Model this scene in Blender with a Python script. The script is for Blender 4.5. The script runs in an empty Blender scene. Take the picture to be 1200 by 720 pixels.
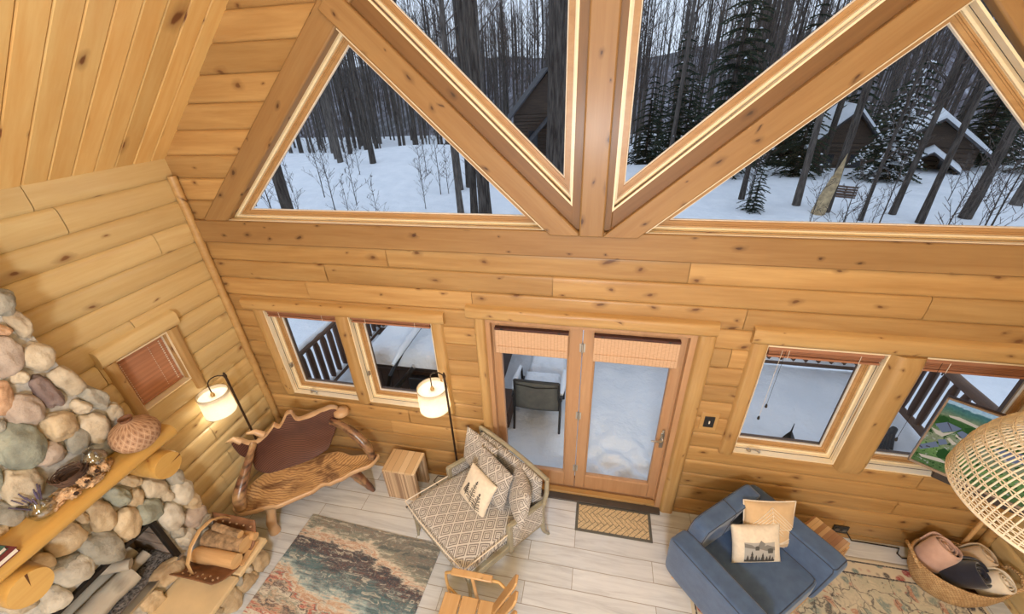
import bpy, bmesh, math, random
from math import sin, cos, pi, sqrt, radians, atan2
from mathutils import Vector, Matrix, noise
SC = bpy.context.scene
COL = SC.collection
V = Vector

# ------------------------------------------------------------------ helpers
def lin(r, g, b):
    f = lambda c: (c/255/12.92 if c/255 <= 0.04045 else ((c/255+0.055)/1.055)**2.4)
    return (f(r), f(g), f(b), 1.0)

class MB:
    def __init__(s):
        s.v = []; s.f = []; s.M = Matrix.Identity(4)
    def add(s, vs, fs):
        o = len(s.v)
        s.v += [s.M @ V(p) for p in vs]
        s.f += [tuple(i+o for i in f) for f in fs]
        return s
    def box(s, c, d, R=None, taper=None):
        x, y, z = d[0]/2, d[1]/2, d[2]/2
        vs = [V((a*x, b*y, e*z)) for e in (-1, 1) for b in (-1, 1) for a in (-1, 1)]
        if taper:
            for q in vs:
                if q.z > 0: q.x *= taper; q.y *= taper
        if R is not None: vs = [R @ q for q in vs]
        vs = [q + V(c) for q in vs]
        return s.add(vs, [(0,2,3,1),(4,5,7,6),(0,1,5,4),(2,6,7,3),(0,4,6,2),(1,3,7,5)])
    def bx(s, x0, x1, y0, y1, z0, z1):
        return s.box(((x0+x1)/2, (y0+y1)/2, (z0+z1)/2), (x1-x0, y1-y0, z1-z0))
    def tube(s, pts, rad, n=8, closed=False, cap=True, flat=None):
        pts = [V(p) for p in pts]; m = len(pts)
        if not hasattr(rad, '__len__'): rad = [rad]*m
        vs = []; up = None
        for i, p in enumerate(pts):
            if closed: t = pts[(i+1) % m]-pts[i-1]
            else: t = pts[min(i+1, m-1)]-pts[max(i-1, 0)]
            if t.length < 1e-9: t = V((0, 0, 1))
            t.normalize()
            if up is None:
                up = V((0, 0, 1)) if abs(t.z) < 0.9 else V((1, 0, 0))
            a = up - t*up.dot(t)
            if a.length < 1e-6: a = t.orthogonal()
            a.normalize(); b = t.cross(a); up = a
            for k in range(n):
                w = 2*pi*k/n
                ra = rad[i]; rb = ra*(flat if flat else 1)
                vs.append(p + a*cos(w)*ra + b*sin(w)*rb)
        fs = []
        for i in range(m if closed else m-1):
            j = (i+1) % m
            for k in range(n):
                l = (k+1) % n
                fs.append((i*n+k, i*n+l, j*n+l, j*n+k))
        if cap and not closed:
            fs.append(tuple(range(n-1, -1, -1))); fs.append(tuple((m-1)*n+k for k in range(n)))
        return s.add(vs, fs)
    def lathe(s, prof, n=32, c=(0, 0, 0), cap0=True, cap1=True, sx=1, sy=1):
        vs = []
        for r, z in prof:
            for k in range(n):
                w = 2*pi*k/n
                vs.append((c[0]+r*cos(w)*sx, c[1]+r*sin(w)*sy, c[2]+z))
        fs = []
        for i in range(len(prof)-1):
            for k in range(n):
                l = (k+1) % n
                fs.append((i*n+k, i*n+l, (i+1)*n+l, (i+1)*n+k))
        if cap0: fs.append(tuple(range(n-1, -1, -1)))
        if cap1: fs.append(tuple((len(prof)-1)*n+k for k in range(n)))
        return s.add(vs, fs)
    def grid(s, nu, nv, fn, skip=None):
        vs = [fn(i/(nu-1), j/(nv-1)) for j in range(nv) for i in range(nu)]
        fs = [(j*nu+i, j*nu+i+1, (j+1)*nu+i+1, (j+1)*nu+i) for j in range(nv-1) for i in range(nu-1)]
        return s.add(vs, fs)
    def prism(s, poly, fn, d0, d1):
        """poly: list of (a,b); fn(a,b,d)->point"""
        n = len(poly)
        vs = [fn(a, b, d0) for a, b in poly]+[fn(a, b, d1) for a, b in poly]
        fs = [tuple(range(n)), tuple(range(2*n-1, n-1, -1))]
        fs += [(i, i+n, (i+1) % n+n, (i+1) % n) for i in range(n)]
        return s.add(vs, fs)
    def build(s, name, mat, parent=None, bevel=0, seg=2, sub=0, smooth=True, ang=35, weld=False, solid=0):
        me = bpy.data.meshes.new(name)
        bm = bmesh.new()
        bv = [bm.verts.new(p) for p in s.v]
        for f in s.f:
            try: bm.faces.new([bv[i] for i in f])
            except ValueError: pass
        if weld: bmesh.ops.remove_doubles(bm, verts=bm.verts, dist=1e-5)
        bmesh.ops.recalc_face_normals(bm, faces=bm.faces)
        if smooth:
            ca = radians(ang)
            for f in bm.faces: f.smooth = True
            for e in bm.edges:
                if len(e.link_faces) == 2 and e.calc_face_angle(0) > ca: e.smooth = False
        bm.to_mesh(me); bm.free()
        me.materials.append(mat)
        o = bpy.data.objects.new(name, me); COL.objects.link(o)
        if parent is not None: o.parent = parent
        if solid:
            m = o.modifiers.new('solid', 'SOLIDIFY'); m.thickness = solid; m.offset = 0
        if bevel:
            m = o.modifiers.new('bevel', 'BEVEL'); m.width = bevel; m.segments = seg; m.limit_method = 'ANGLE'; m.angle_limit = radians(32)
            m.harden_normals = False
        if sub:
            m = o.modifiers.new('sub', 'SUBSURF'); m.levels = sub; m.render_levels = sub
        return o

def tag(o, label=None, cat=None, group=None, kind=None):
    if label: o['label'] = label
    if cat: o['category'] = cat
    if group: o['group'] = group
    if kind: o['kind'] = kind
    return o
def struct(o): o['kind'] = 'structure'; return o
def thing(name, label, cat, loc=(0, 0, 0), rz=0.0, group=None):
    o = bpy.data.objects.new(name, None); COL.objects.link(o)
    o.location = loc; o.rotation_euler = (0, 0, rz); o.empty_display_size = 0.05
    return tag(o, label, cat, group)
def dup(root, loc, rz=0.0, label=None, group=None, scale=1.0):
    r = root.copy(); COL.objects.link(r); r.location = loc; r.rotation_euler = (0, 0, rz); r.scale = (scale,)*3
    if label: r['label'] = label
    if group: r['group'] = group
    for ch in list(root.children):
        c = ch.copy(); COL.objects.link(c); c.parent = r
        for g in list(ch.children):
            d = g.copy(); COL.objects.link(d); d.parent = c
    return r
def inset_poly(P, d):
    n = len(P); L = []
    A = sum(P[i][0]*P[(i+1) % n][1]-P[(i+1) % n][0]*P[i][1] for i in range(n))
    sg = 1 if A > 0 else -1
    for i in range(n):
        a, b = V(P[i]), V(P[(i+1) % n]); t = (b-a).normalized()
        nn = V((-t.y, t.x))*sg
        L.append((a+nn*d, t))
    out = []
    for i in range(n):
        p, t = L[i-1]; q, u = L[i]
        den = t.x*u.y-t.y*u.x
        k = ((q.x-p.x)*u.y-(q.y-p.y)*u.x)/den
        out.append((p.x+t.x*k, p.y+t.y*k))
    return out
def ring(mb, P, prof, fn):
    n = len(P); vs = []; fs = []
    for ins, dep in prof:
        for a, b in inset_poly(P, ins): vs.append(fn(a, b, dep))
    for i in range(len(prof)-1):
        for k in range(n):
            l = (k+1) % n
            fs.append((i*n+k, i*n+l, (i+1)*n+l, (i+1)*n+k))
    mb.add(vs, fs); return mb
def nz(x, y=0.0, z=0.0): return noise.noise(V((x, y, z)))

# ------------------------------------------------------------------ materials
class NT:
    def __init__(s, name):
        s.m = bpy.data.materials.new(name); s.m.use_nodes = True
        s.t = s.m.node_tree; s.t.nodes.clear()
        s.out = s.n('ShaderNodeOutputMaterial')
        s.b = s.n('ShaderNodeBsdfPrincipled'); s.l(s.b.outputs[0], s.out.inputs[0])
    def n(s, t, **kw):
        q = s.t.nodes.new(t)
        for k, v in kw.items(): setattr(q, k, v)
        return q
    def l(s, a, b): s.t.links.new(a, b)
    def coord(s, scale=(1, 1, 1), rot=(0, 0, 0), island=0.0, kind='Object', pre=0.0):
        tc = s.n('ShaderNodeTexCoord'); mp = s.n('ShaderNodeMapping')
        mp.inputs['Scale'].default_value = scale; mp.inputs['Rotation'].default_value = rot
        src = tc.outputs[kind]
        if pre:
            m0 = s.n('ShaderNodeMapping'); m0.inputs['Rotation'].default_value = (0, pre, 0); s.l(src, m0.inputs[0]); src = m0.outputs[0]
        if island:
            g = s.n('ShaderNodeNewGeometry'); m = s.n('ShaderNodeMath', operation='MULTIPLY'); m.inputs[1].default_value = island
            s.l(g.outputs['Random Per Island'], m.inputs[0])
            a = s.n('ShaderNodeVectorMath', operation='ADD'); s.l(src, a.inputs[0]); s.l(m.outputs[0], a.inputs[1]); src = a.outputs[0]
        s.l(src, mp.inputs[0]); return mp.outputs[0]
    def noise(s, vec, scale, detail=4, rough=.5, dist=0.0):
        q = s.n('ShaderNodeTexNoise'); s.l(vec, q.inputs['Vector'])
        q.inputs['Scale'].default_value = scale; q.inputs['Detail'].default_value = detail
        q.inputs['Roughness'].default_value = rough; q.inputs['Distortion'].default_value = dist
        return q.outputs['Fac']
    def ramp(s, fac, stops, interp='LINEAR'):
        q = s.n('ShaderNodeValToRGB'); q.color_ramp.interpolation = interp
        e = q.color_ramp.elements
        while len(e) < len(stops): e.new(0.5)
        for i, (p, c) in enumerate(stops): e[i].position = p; e[i].color = c if len(c) == 4 else (*c, 1)
        s.l(fac, q.inputs[0]); return q.outputs[0]
    def mix(s, fac, a, b, mode='MIX'):
        q = s.n('ShaderNodeMix', data_type='RGBA', blend_type=mode)
        for v, i in ((fac, 0), (a, 6), (b, 7)):
            if hasattr(v, 'links') or hasattr(v, 'is_output'): s.l(v, q.inputs[i])
            else: q.inputs[i].default_value = v
        return q.outputs[2]
    def math(s, op, a, b=None):
        q = s.n('ShaderNodeMath', operation=op)
        for i, v in enumerate((a, b)):
            if v is None: continue
            if hasattr(v, 'is_output'): s.l(v, q.inputs[i])
            else: q.inputs[i].default_value = v
        return q.outputs[0]
    def sep(s, vec):
        q = s.n('ShaderNodeSeparateXYZ'); s.l(vec, q.inputs[0]); return q.outputs
    def comb(s, x, y, z):
        q = s.n('ShaderNodeCombineXYZ')
        for i, v in enumerate((x, y, z)):
            if hasattr(v, 'is_output'): s.l(v, q.inputs[i])
            else: q.inputs[i].default_value = v
        return q.outputs[0]
    def bump(s, h, strength=.2, dist=.01):
        q = s.n('ShaderNodeBump'); q.inputs['Strength'].default_value = strength; q.inputs['Distance'].default_value = dist
        s.l(h, q.inputs['Height']); s.l(q.outputs[0], s.b.inputs['Normal'])
    def col(s, c):
        if hasattr(c, 'is_output'): s.l(c, s.b.inputs['Base Color'])
        else: s.b.inputs['Base Color'].default_value = c
    def set(s, rough=.5, metal=0, spec=None, coat=None, sheen=None):
        s.b.inputs['Roughness'].default_value = rough; s.b.inputs['Metallic'].default_value = metal
        if spec is not None: s.b.inputs['Specular IOR Level'].default_value = spec
        if coat: s.b.inputs['Coat Weight'].default_value = coat; s.b.inputs['Coat Roughness'].default_value = .25
        if sheen: s.b.inputs['Sheen Weight'].default_value = sheen
        return s.m

def plain(name, c, rough=.5, metal=0, var=0.06, scale=8, bump=0.0, sheen=None, spec=None):
    q = NT(name); v = q.coord(); f = q.noise(v, scale, 5)
    d = tuple(max(0, x*(1-var*2)) for x in c[:3])+(1,); e = tuple(min(1, x*(1+var*2)) for x in c[:3])+(1,)
    q.col(q.ramp(f, [(.3, d), (.7, e)]))
    if bump: q.bump(q.noise(v, scale*8, 4), bump, .004)
    return q.set(rough, metal, spec, sheen=sheen)

def wood(name, c1, c2, axis='X', rough=.42, knots=.5, knot_c=None, stretch=14, tone=.22, kscale=1.0, coat=.15, fine=1.0, kwarp=.35, bump=.12, desat=True, pre=0.0, kw=None):
    """c1 light / c2 dark grain; grain runs along axis; each board (mesh island) has its own tone and grain."""
    if desat:
        ds = lambda c: (min(1, c[0]*.89), min(1, c[1]*1.12), min(1, c[2]*1.36), 1.0)
        c1 = ds(c1); c2 = ds(c2)
    q = NT(name)
    sc = [fine, fine, fine]; i = 'XYZ'.index(axis); sc[i] = fine/stretch
    v = q.coord(scale=tuple(x*stretch*.6 for x in sc), island=7.3, pre=pre)
    g1 = q.noise(v, 1.6, 6, .62, .5)
    g2 = q.noise(v, 7.0, 3, .6, .2)
    base = q.ramp(g1, [(.28, c2), (.5, tuple((a+b)/2 for a, b in zip(c1, c2))), (.72, c1)])
    base = q.mix(.16, base, q.ramp(g2, [(.35, c2), (.65, c1)]))
    # slow mottled tone
    ks = [1.0, 1.0, 1.0]; ks[i] = .45
    kv0 = q.coord(scale=tuple(ks), island=3.1, pre=pre)
    mo = q.noise(kv0, 2.2, 3)
    base = q.mix(q.math('MULTIPLY', q.ramp(mo, [(.35, (0, 0, 0, 1)), (.7, (1, 1, 1, 1))]), .35), base, tuple(x*.82 for x in c2[:3])+(1,))
    if tone:
        gm = q.n('ShaderNodeNewGeometry')
        t = q.ramp(gm.outputs['Random Per Island'], [(0, (1-tone,)*3+(1,)), (1, (1+tone*.5,)*3+(1,))])
        base = q.mix(1.0, base, t, 'MULTIPLY')
    if knots > 0:
        vo = q.n('ShaderNodeTexVoronoi', voronoi_dimensions='2D'); vo.inputs['Scale'].default_value = 5.6*kscale
        dn = q.noise(kv0, 9, 3); ss = q.sep(kv0); oth = [j for j in range(3) if j != i]
        wv = ss[kw] if kw is not None else q.math('ADD', ss[oth[0]], ss[oth[1]])
        k2 = q.comb(q.math('MULTIPLY', ss[i], 1.25), wv, 0.0)
        off = q.n('ShaderNodeVectorMath', operation='ADD'); q.l(k2, off.inputs[0])
        dd = q.math('MULTIPLY', q.math('SUBTRACT', dn, .5), .09*kwarp/.35)
        q.l(dd, off.inputs[1]); q.l(off.outputs[0], vo.inputs['Vector'])
        sel = q.sep(vo.outputs['Color'])[0]
        pres = q.math('LESS_THAN', sel, knots)
        size = q.math('ADD', q.math('MULTIPLY', q.sep(vo.outputs['Color'])[1], .075), .03)
        k = q.math('DIVIDE', vo.outputs['Distance'], size)
        core = q.ramp(k, [(.55, (1, 1, 1, 1)), (1.0, (.25, .25, .25, 1)), (1.0001, (.22, .22, .22, 1))])
        halo = q.ramp(k, [(.5, (.9, .9, .9, 1)), (.85, (.55, .55, .55, 1)), (2.2, (0, 0, 0, 1))])
        halo = q.ramp(q.math('DIVIDE', k, 3.0), [(.16, (1, 1, 1, 1)), (.3, (.45, .45, .45, 1)), (.8, (0, 0, 0, 1))])
        kc = knot_c or tuple(x*.28 for x in c2[:3])+(1,)
        base = q.mix(q.math('MULTIPLY', halo, q.math('MULTIPLY', pres, .9)), base, kc)
    q.col(base)
    q.bump(g1, bump, .004)
    return q.set(rough, coat=coat)

M = {}
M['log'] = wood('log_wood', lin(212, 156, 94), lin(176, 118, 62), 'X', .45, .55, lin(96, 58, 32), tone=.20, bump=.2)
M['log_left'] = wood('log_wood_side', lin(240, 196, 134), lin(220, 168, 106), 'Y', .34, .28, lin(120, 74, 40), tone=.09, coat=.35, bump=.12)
M['pine'] = wood('pine_board', lin(254, 200, 126), lin(238, 166, 90), 'X', .4, .5, lin(96, 40, 18), tone=.14, kscale=.62, stretch=10, pre=math.atan(.924), kw=1, bump=.06)
M['timber'] = wood('timber', lin(178, 128, 76), lin(152, 100, 54), 'X', .48, .6, lin(62, 32, 18), tone=.08, kscale=1.2)
M['board'] = wood('stained_board', lin(150, 100, 54), lin(122, 76, 38), 'X', .5, .15, None, tone=.08)
M['casing'] = wood('casing_log', lin(214, 160, 98), lin(184, 126, 68), 'X', .45, .5, lin(96, 58, 32), tone=.1, kscale=1.4)
M['jamb'] = wood('jamb_pine', lin(252, 240, 212), lin(246, 224, 184), 'X', .4, 0, tone=.03, desat=False)
M['jambz'] = wood('jamb_pine_z', lin(238, 204, 146), lin(220, 176, 114), 'Z', .4, 0, tone=.05)
M['sash'] = wood('sash_wood', lin(200, 162, 112), lin(176, 132, 84), 'X', .42, 0, tone=.05, desat=False)
M['door'] = wood('door_wood', lin(204, 164, 126), lin(180, 136, 98), 'Z', .4, 0, tone=.06, desat=False)
M['mantel'] = wood('mantel_wood', lin(226, 166, 86), lin(206, 142, 66), 'Y', .28, .12, lin(150, 92, 42), tone=.04, coat=.5, bump=.05)
M['logend'] = wood('log_end', lin(224, 168, 92), lin(206, 144, 70), 'X', .4, 0, tone=.05, stretch=2)
M['pale'] = wood('pale_wood', lin(222, 186, 136), lin(200, 156, 104), 'Y', .4, .1, None, tone=.12, desat=False)
M['ashwood'] = wood('grey_oak', lin(186, 164, 132), lin(154, 130, 100), 'X', .45, 0, tone=.05)
M['firewood'] = wood('firewood', lin(228, 190, 140), lin(190, 146, 98), 'X', .7, .2, None, tone=.25, coat=0, desat=False)
M['bark'] = plain('firewood_bark', lin(168, 140, 108), .85, var=.25, scale=22, bump=.6)
M['deckwood'] = wood('deck_wood', lin(120, 82, 60), lin(84, 54, 40), 'Z', .6, .2, None, tone=.15, coat=0)
M['deckrail'] = wood('deck_rail', lin(128, 90, 66), lin(92, 62, 46), 'X', .6, .2, None, tone=.15, coat=0)
M['black'] = plain('black_metal', lin(34, 31, 30), .42, .3, .1)
M['bronze'] = plain('dark_bronze', lin(66, 50, 40), .35, .6, .1)
M['chrome'] = plain('brushed_metal', lin(190, 186, 178), .3, .9, .05)
M['blackplastic'] = plain('black_plastic', lin(40, 40, 42), .4, 0, .08)
M['cream'] = plain('cream_cloth', lin(232, 222, 206), .9, 0, .04, 30, .15, sheen=.3)

def snow_mat():
    q = NT('snow'); v = q.coord()
    f = q.noise(v, 1.3, 5); q.col(q.ramp(f, [(.3, lin(226, 232, 240)), (.7, lin(240, 244, 250))]))
    h = q.noise(v, 3.2, 6, .55); q.bump(h, .8, .09)
    return q.set(.75, spec=.3)
M['snow'] = snow_mat()

def glass_mat():
    q = NT('window_glass'); q.t.nodes.remove(q.b)
    tr = q.n('ShaderNodeBsdfTransparent'); tr.inputs[0].default_value = (.93, .95, .96, 1)
    gl = q.n('ShaderNodeBsdfGlossy'); gl.inputs['Roughness'].default_value = .02
    fr = q.n('ShaderNodeFresnel'); fr.inputs[0].default_value = 1.16
    mx = q.n('ShaderNodeMixShader'); q.l(fr.outputs[0], mx.inputs[0]); q.l(tr.outputs[0], mx.inputs[1]); q.l(gl.outputs[0], mx.inputs[2])
    q.l(mx.outputs[0], q.out.inputs[0]); return q.m
M['glass'] = glass_mat()

def floor_mat():
    q = NT('floor_planks'); v = q.coord()
    br = q.n('ShaderNodeTexBrick'); q.l(v, br.inputs['Vector'])
    br.inputs['Scale'].default_value = 1; br.inputs['Brick Width'].default_value = 1.15; br.inputs['Row Height'].default_value = .19
    br.inputs['Mortar Size'].default_value = .0028; br.inputs['Mortar Smooth'].default_value = .2; br.offset = .37; br.inputs['Bias'].default_value = 0
    br.inputs['Color1'].default_value = (0, 0, 0, 1); br.inputs['Color2'].default_value = (1, 1, 1, 1); br.inputs['Mortar'].default_value = (.5, .5, .5, 1)
    off = q.n('ShaderNodeVectorMath', operation='ADD'); q.l(v, off.inputs[0])
    q.l(q.math('MULTIPLY', q.sep(br.outputs['Color'])[0], 9.0), off.inputs[1])
    mp = q.n('ShaderNodeMapping'); mp.inputs['Scale'].default_value = (.9, 9, 1); q.l(off.outputs[0], mp.inputs[0])
    g = q.noise(mp.outputs[0], 2.2, 6, .6, .6)
    c = q.ramp(g, [(.25, lin(192, 196, 202)), (.5, lin(220, 225, 231)), (.75, lin(236, 241, 246))])
    t = q.ramp(br.outputs['Color'], [(0, (.88, .88, .88, 1)), (1, (1.03, 1.03, 1.03, 1))])
    c = q.mix(1, c, t, 'MULTIPLY')
    c = q.mix(br.outputs['Fac'], c, lin(150, 142, 134))
    q.col(c); q.bump(q.math('SUBTRACT', 1.0, br.outputs['Fac']), .3, .002)
    return q.set(.38, spec=.5)
M['floor'] = floor_mat()

def fabric(name, c1, c2, scale=90, rough=.9, sheen=.3):
    q = NT(name); v = q.coord()
    w = q.n('ShaderNodeTexWave', wave_type='BANDS', bands_direction='DIAGONAL'); q.l(v, w.inputs['Vector']); w.inputs['Scale'].default_value = scale; w.inputs['Distortion'].default_value = 1
    n = q.noise(v, 14, 5); n2 = q.noise(v, scale*3, 2)
    q.col(q.mix(q.math('MULTIPLY', n2, .5), q.ramp(n, [(.3, c1), (.7, c2)]), c2)); q.bump(n2, .25, .002)
    return q.set(rough, sheen=sheen)
M['navy'] = fabric('slate_blue_fabric', lin(66, 88, 124), lin(80, 106, 144), 120)
M['navypipe'] = fabric('dark_blue_piping', lin(44, 56, 78), lin(54, 68, 92))

def diamond_mat():
    """woven lattice of concentric diamonds, off-white on taupe, mapped from UVs"""
    q = NT('diamond_weave'); tc = q.n('ShaderNodeTexCoord'); s_ = q.sep(tc.outputs['UV'])
    u = q.math('MULTIPLY', s_[0], 1/.118); w = q.math('MULTIPLY', s_[1], 1/.165)
    def tri(x): return q.math('MULTIPLY', q.math('ABSOLUTE', q.math('SUBTRACT', q.math('FRACT', x), .5)), 2.0)
    a = q.math('ADD', tri(u), tri(w))           # 0..2 ; diamonds centred where both = 0 / both = 1
    d = q.math('ABSOLUTE', q.math('SUBTRACT', a, 1.0))   # 0 on lattice lines
    dn = q.noise(tc.outputs['UV'], 120, 2)
    d = q.math('ADD', d, q.math('MULTIPLY', q.math('SUBTRACT', dn, .5), .12))
    W = lin(208, 204, 199); G = lin(140, 134, 131); K = lin(112, 106, 105)
    c = q.ramp(d, [(0, W), (.12, W), (.17, K), (.30, G), (.35, W), (.43, W), (.48, G), (.60, K), (.68, W), (.76, W), (.82, K), (.9, W), (1, W)])
    q.col(c); q.bump(dn, .2, .002)
    return q.set(.9, sheen=.2)
M['diamond'] = diamond_mat()
def uv_box(o, su=1.0, sv=1.0):
    """box-projected UVs in metres (object space)"""
    me = o.data; uvl = me.uv_layers.new(name='UVMap')
    for p in me.polygons:
        n = p.normal; ax = max(range(3), key=lambda i: abs(n[i]))
        for li in p.loop_indices:
            c = me.vertices[me.loops[li].vertex_index].co
            if ax == 2: uv = (c.x, c.y)
            elif ax == 1: uv = (c.x, c.z)
            else: uv = (c.y, c.z)
            uvl.data[li].uv = (uv[0]*su, uv[1]*sv)
    return o
# ------------------------------------------------------------------ camera
CAM = V((0, -2.9, 4.0281))
RT = V((0.97935848, 0.19881536, -0.03646128)); UP = V((-0.06708041, 0.48984553, 0.8692247)); FW = V((-0.19067562, 0.84883674, -0.49307099))
cd = bpy.data.cameras.new('camera'); cd.sensor_width = 36; cd.lens = 474.318*36/1200; cd.clip_start = .05; cd.clip_end = 600
co = bpy.data.objects.new('camera', cd); COL.objects.link(co)
co.matrix_world = Matrix(((RT.x, UP.x, -FW.x, CAM.x), (RT.y, UP.y, -FW.y, CAM.y), (RT.z, UP.z, -FW.z, CAM.z), (0, 0, 0, 1)))
SC.camera = co

# ------------------------------------------------------------------ room shell
XL, XR = -3.585, 3.62
ZE = 3.53; SLOPE = .924
def xroof(z): return (XL + (z-ZE)/SLOPE) if z > ZE else XL
ZS = [-.02] + [.045+.1855*k for k in range(0, 40)]
TP = [0, .015, .05, .12, .28, .5, .72, .88, .95, .985, 1]
def course(mb, fn, lims, z0, z1, seams, opens, bulge, pw, k, du=.24):
    rows = []
    for t in TP: rows.append((z0+(z1-z0)*t, t))
    for o in opens:
        for zz in (o[2], o[3]):
            if z0+.004 < zz < z1-.004: rows.append((zz, (zz-z0)/(z1-z0)))
    rows.sort()
    l0, l1 = lims(z0+1e-4); m0, m1 = lims(z1-1e-4)
    lo, hi = min(l0, m0), max(l1, m1)
    cuts = [lo]+sorted(s for s in seams if lo+.3 < s < hi-.3)+[hi]
    for a, b in zip(cuts[:-1], cuts[1:]):
        ga = a+(.002 if a > lo else 0); gb = b-(.002 if b < hi else 0)
        us = {ga, gb, ga+.006, gb-.006}
        n = max(2, int((gb-ga)/du))
        for i in range(1, n): us.add(ga+(gb-ga)*i/n)
        for o in opens:
            for q in (o[0], o[1]):
                if ga < q < gb: us.add(q)
        us = sorted(us)
        vs = []; fs = []
        rr = random.Random(k*31+int(a*10)); dd0 = rr.uniform(-.004, .003)
        for zz, t in rows:
            c0, c1 = lims(zz)
            for u in us:
                uu = u
                if a == lo: uu = max(uu, c0)
                if b == hi: uu = min(uu, c1)
                wob = .007*nz(u*.55, k*3.1+(t > .5)*3.1) if t in (0, 1) or t < .06 or t > .94 else 0
                d = -bulge*abs(2*t-1)**pw + dd0*(1-abs(2*t-1)) + .003*nz(u*.8, k*1.7, t*2)
                pass
                vs.append(fn(uu, zz+wob, d))
        nu = len(us)
        for j in range(len(rows)-1):
            for i in range(nu-1):
                uc = (us[i]+us[i+1])/2; zc = (rows[j][0]+rows[j+1][0])/2
                if any(o[0] < uc < o[1] and o[2] < zc < o[3] for o in opens): continue
                fs.append((j*nu+i, j*nu+i+1, (j+1)*nu+i+1, (j+1)*nu+i))
        mb.add(vs, fs)
def sheet(mb, fn, us, zs, opens, d):
    us = sorted(set(us+[q for o in opens for q in o[:2]])); zs = sorted(set(zs+[q for o in opens for q in o[2:4]]))
    for i in range(len(us)-1):
        for j in range(len(zs)-1):
            uc = (us[i]+us[i+1])/2; zc = (zs[j]+zs[j+1])/2
            if any(o[0] < uc < o[1] and o[2] < zc < o[3] for o in opens): continue
            mb.add([fn(us[i], zs[j], d), fn(us[i+1], zs[j], d), fn(us[i+1], zs[j+1], d), fn(us[i], zs[j+1], d)], [(0, 1, 2, 3)])
# front (gable) wall
FO = [(-3.20, -1.41, 1.045, 2.14), (1.355, 3.285, .975, 2.165), (-.925, .865, -.1, 2.235)]
mb = MB(); ff = lambda u, z, d: V((u, -d, z)); rs = random.Random(5)
for k in range(len(ZS)-1):
    z0, z1 = ZS[k], ZS[k+1]
    if z0 > 6.6: break
    if z1 <= 3.03:
        sm = [rs.uniform(-3, -.5), rs.uniform(.6, 3)] if k % 2 else [rs.uniform(-2.2, 2.2)]
        if abs(z0-2.65) < .08: sm = [-1.72, .69]
        if abs(z0-2.46) < .08: sm = [-2.35, -.31, 2.25]
        if abs(z0-2.28) < .08: sm = [-2.6, -1.0, 1.15]
        course(mb, ff, lambda z: (XL-.02, XR+.02), z0, z1, sm, FO, .017, 13, k)
    else:
        course(mb, ff, lambda z: (xroof(z)-.02, -3.416+(z-3.039)/.927+.05), z0, z1, [], [], .017, 13, k)
        course(mb, ff, lambda z: (-(-3.416+(z-3.039)/.927+.05), -xroof(z)+.02), z0, z1, [], [], .017, 13, k+50)
for d in (-.028, -.2): sheet(mb, ff, [XL-.2, XR+.2], [-.25, 3.04], FO, d)
for s in (-1, 1):
    for d in (.028, .2):
        mb.add([(s*3.7, d, 3.0), (s*3.40, d, 3.0), (s*.2, d, 6.46), (s*.2, d, 6.9), (s*3.7, d, 3.66)], [(0, 1, 2, 3, 4)])
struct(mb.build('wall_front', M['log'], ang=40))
# left wall
LO = [(-1.09, -.625, 1.715, 2.245), (-2.62, -1.55, .5, 1.07)]
mb = MB(); fl = lambda u, z, d: V((XL+.022+d, u, z))
for k in range(len(ZS)-1):
    if ZS[k] > 3.5: break
    sm = [rs.uniform(-2.4, -.6), rs.uniform(-7, -3)]
    if abs(ZS[k]-2.83) < .09: sm = [-.37, -4]
    if abs(ZS[k]-2.28) < .09: sm = [-.83, -4]
    course(mb, fl, lambda z: (-9.0, .03), ZS[k], min(ZS[k+1], 3.6), sm, LO, .024, 6.5, k+100, .2)
for d in (-.062, -.26): sheet(mb, fl, [-9.0, .25], [-.25, 3.62], LO, d)
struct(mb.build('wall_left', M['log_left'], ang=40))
mb = MB(); fr = lambda u, z, d: V((XR-.02-d, u, z))
for k in range(len(ZS)-1):
    if ZS[k] > 3.5: break
    course(mb, fr, lambda z: (-9.0, .03), ZS[k], min(ZS[k+1], 3.6), [rs.uniform(-2, -.4), rs.uniform(-7, -3)], [], .024, 6.5, k+200, .3)
for d in (-.062, -.26): sheet(mb, fr, [-9.0, .25], [-.25, 3.62], [], d)
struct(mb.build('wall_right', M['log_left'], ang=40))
mb = MB(); mb.add([(-3.7, -9, -.2), (3.7, -9, -.2), (3.7, -9, 3.4), (0, -9, 6.95), (-3.7, -9, 3.4)], [(0, 1, 2, 3, 4)])
mb.add([(-3.7, -9.2, -.2), (3.7, -9.2, -.2), (3.7, -9.2, 3.4), (0, -9.2, 6.95), (-3.7, -9.2, 3.4)], [(0, 1, 2, 3, 4)])
struct(mb.build('wall_back', M['log']))
mb = MB(); mb.bx(XL-.2, XR+.2, -9.1, .2, -.2, 0); struct(mb.build('floor', M['floor'], smooth=False))
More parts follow.
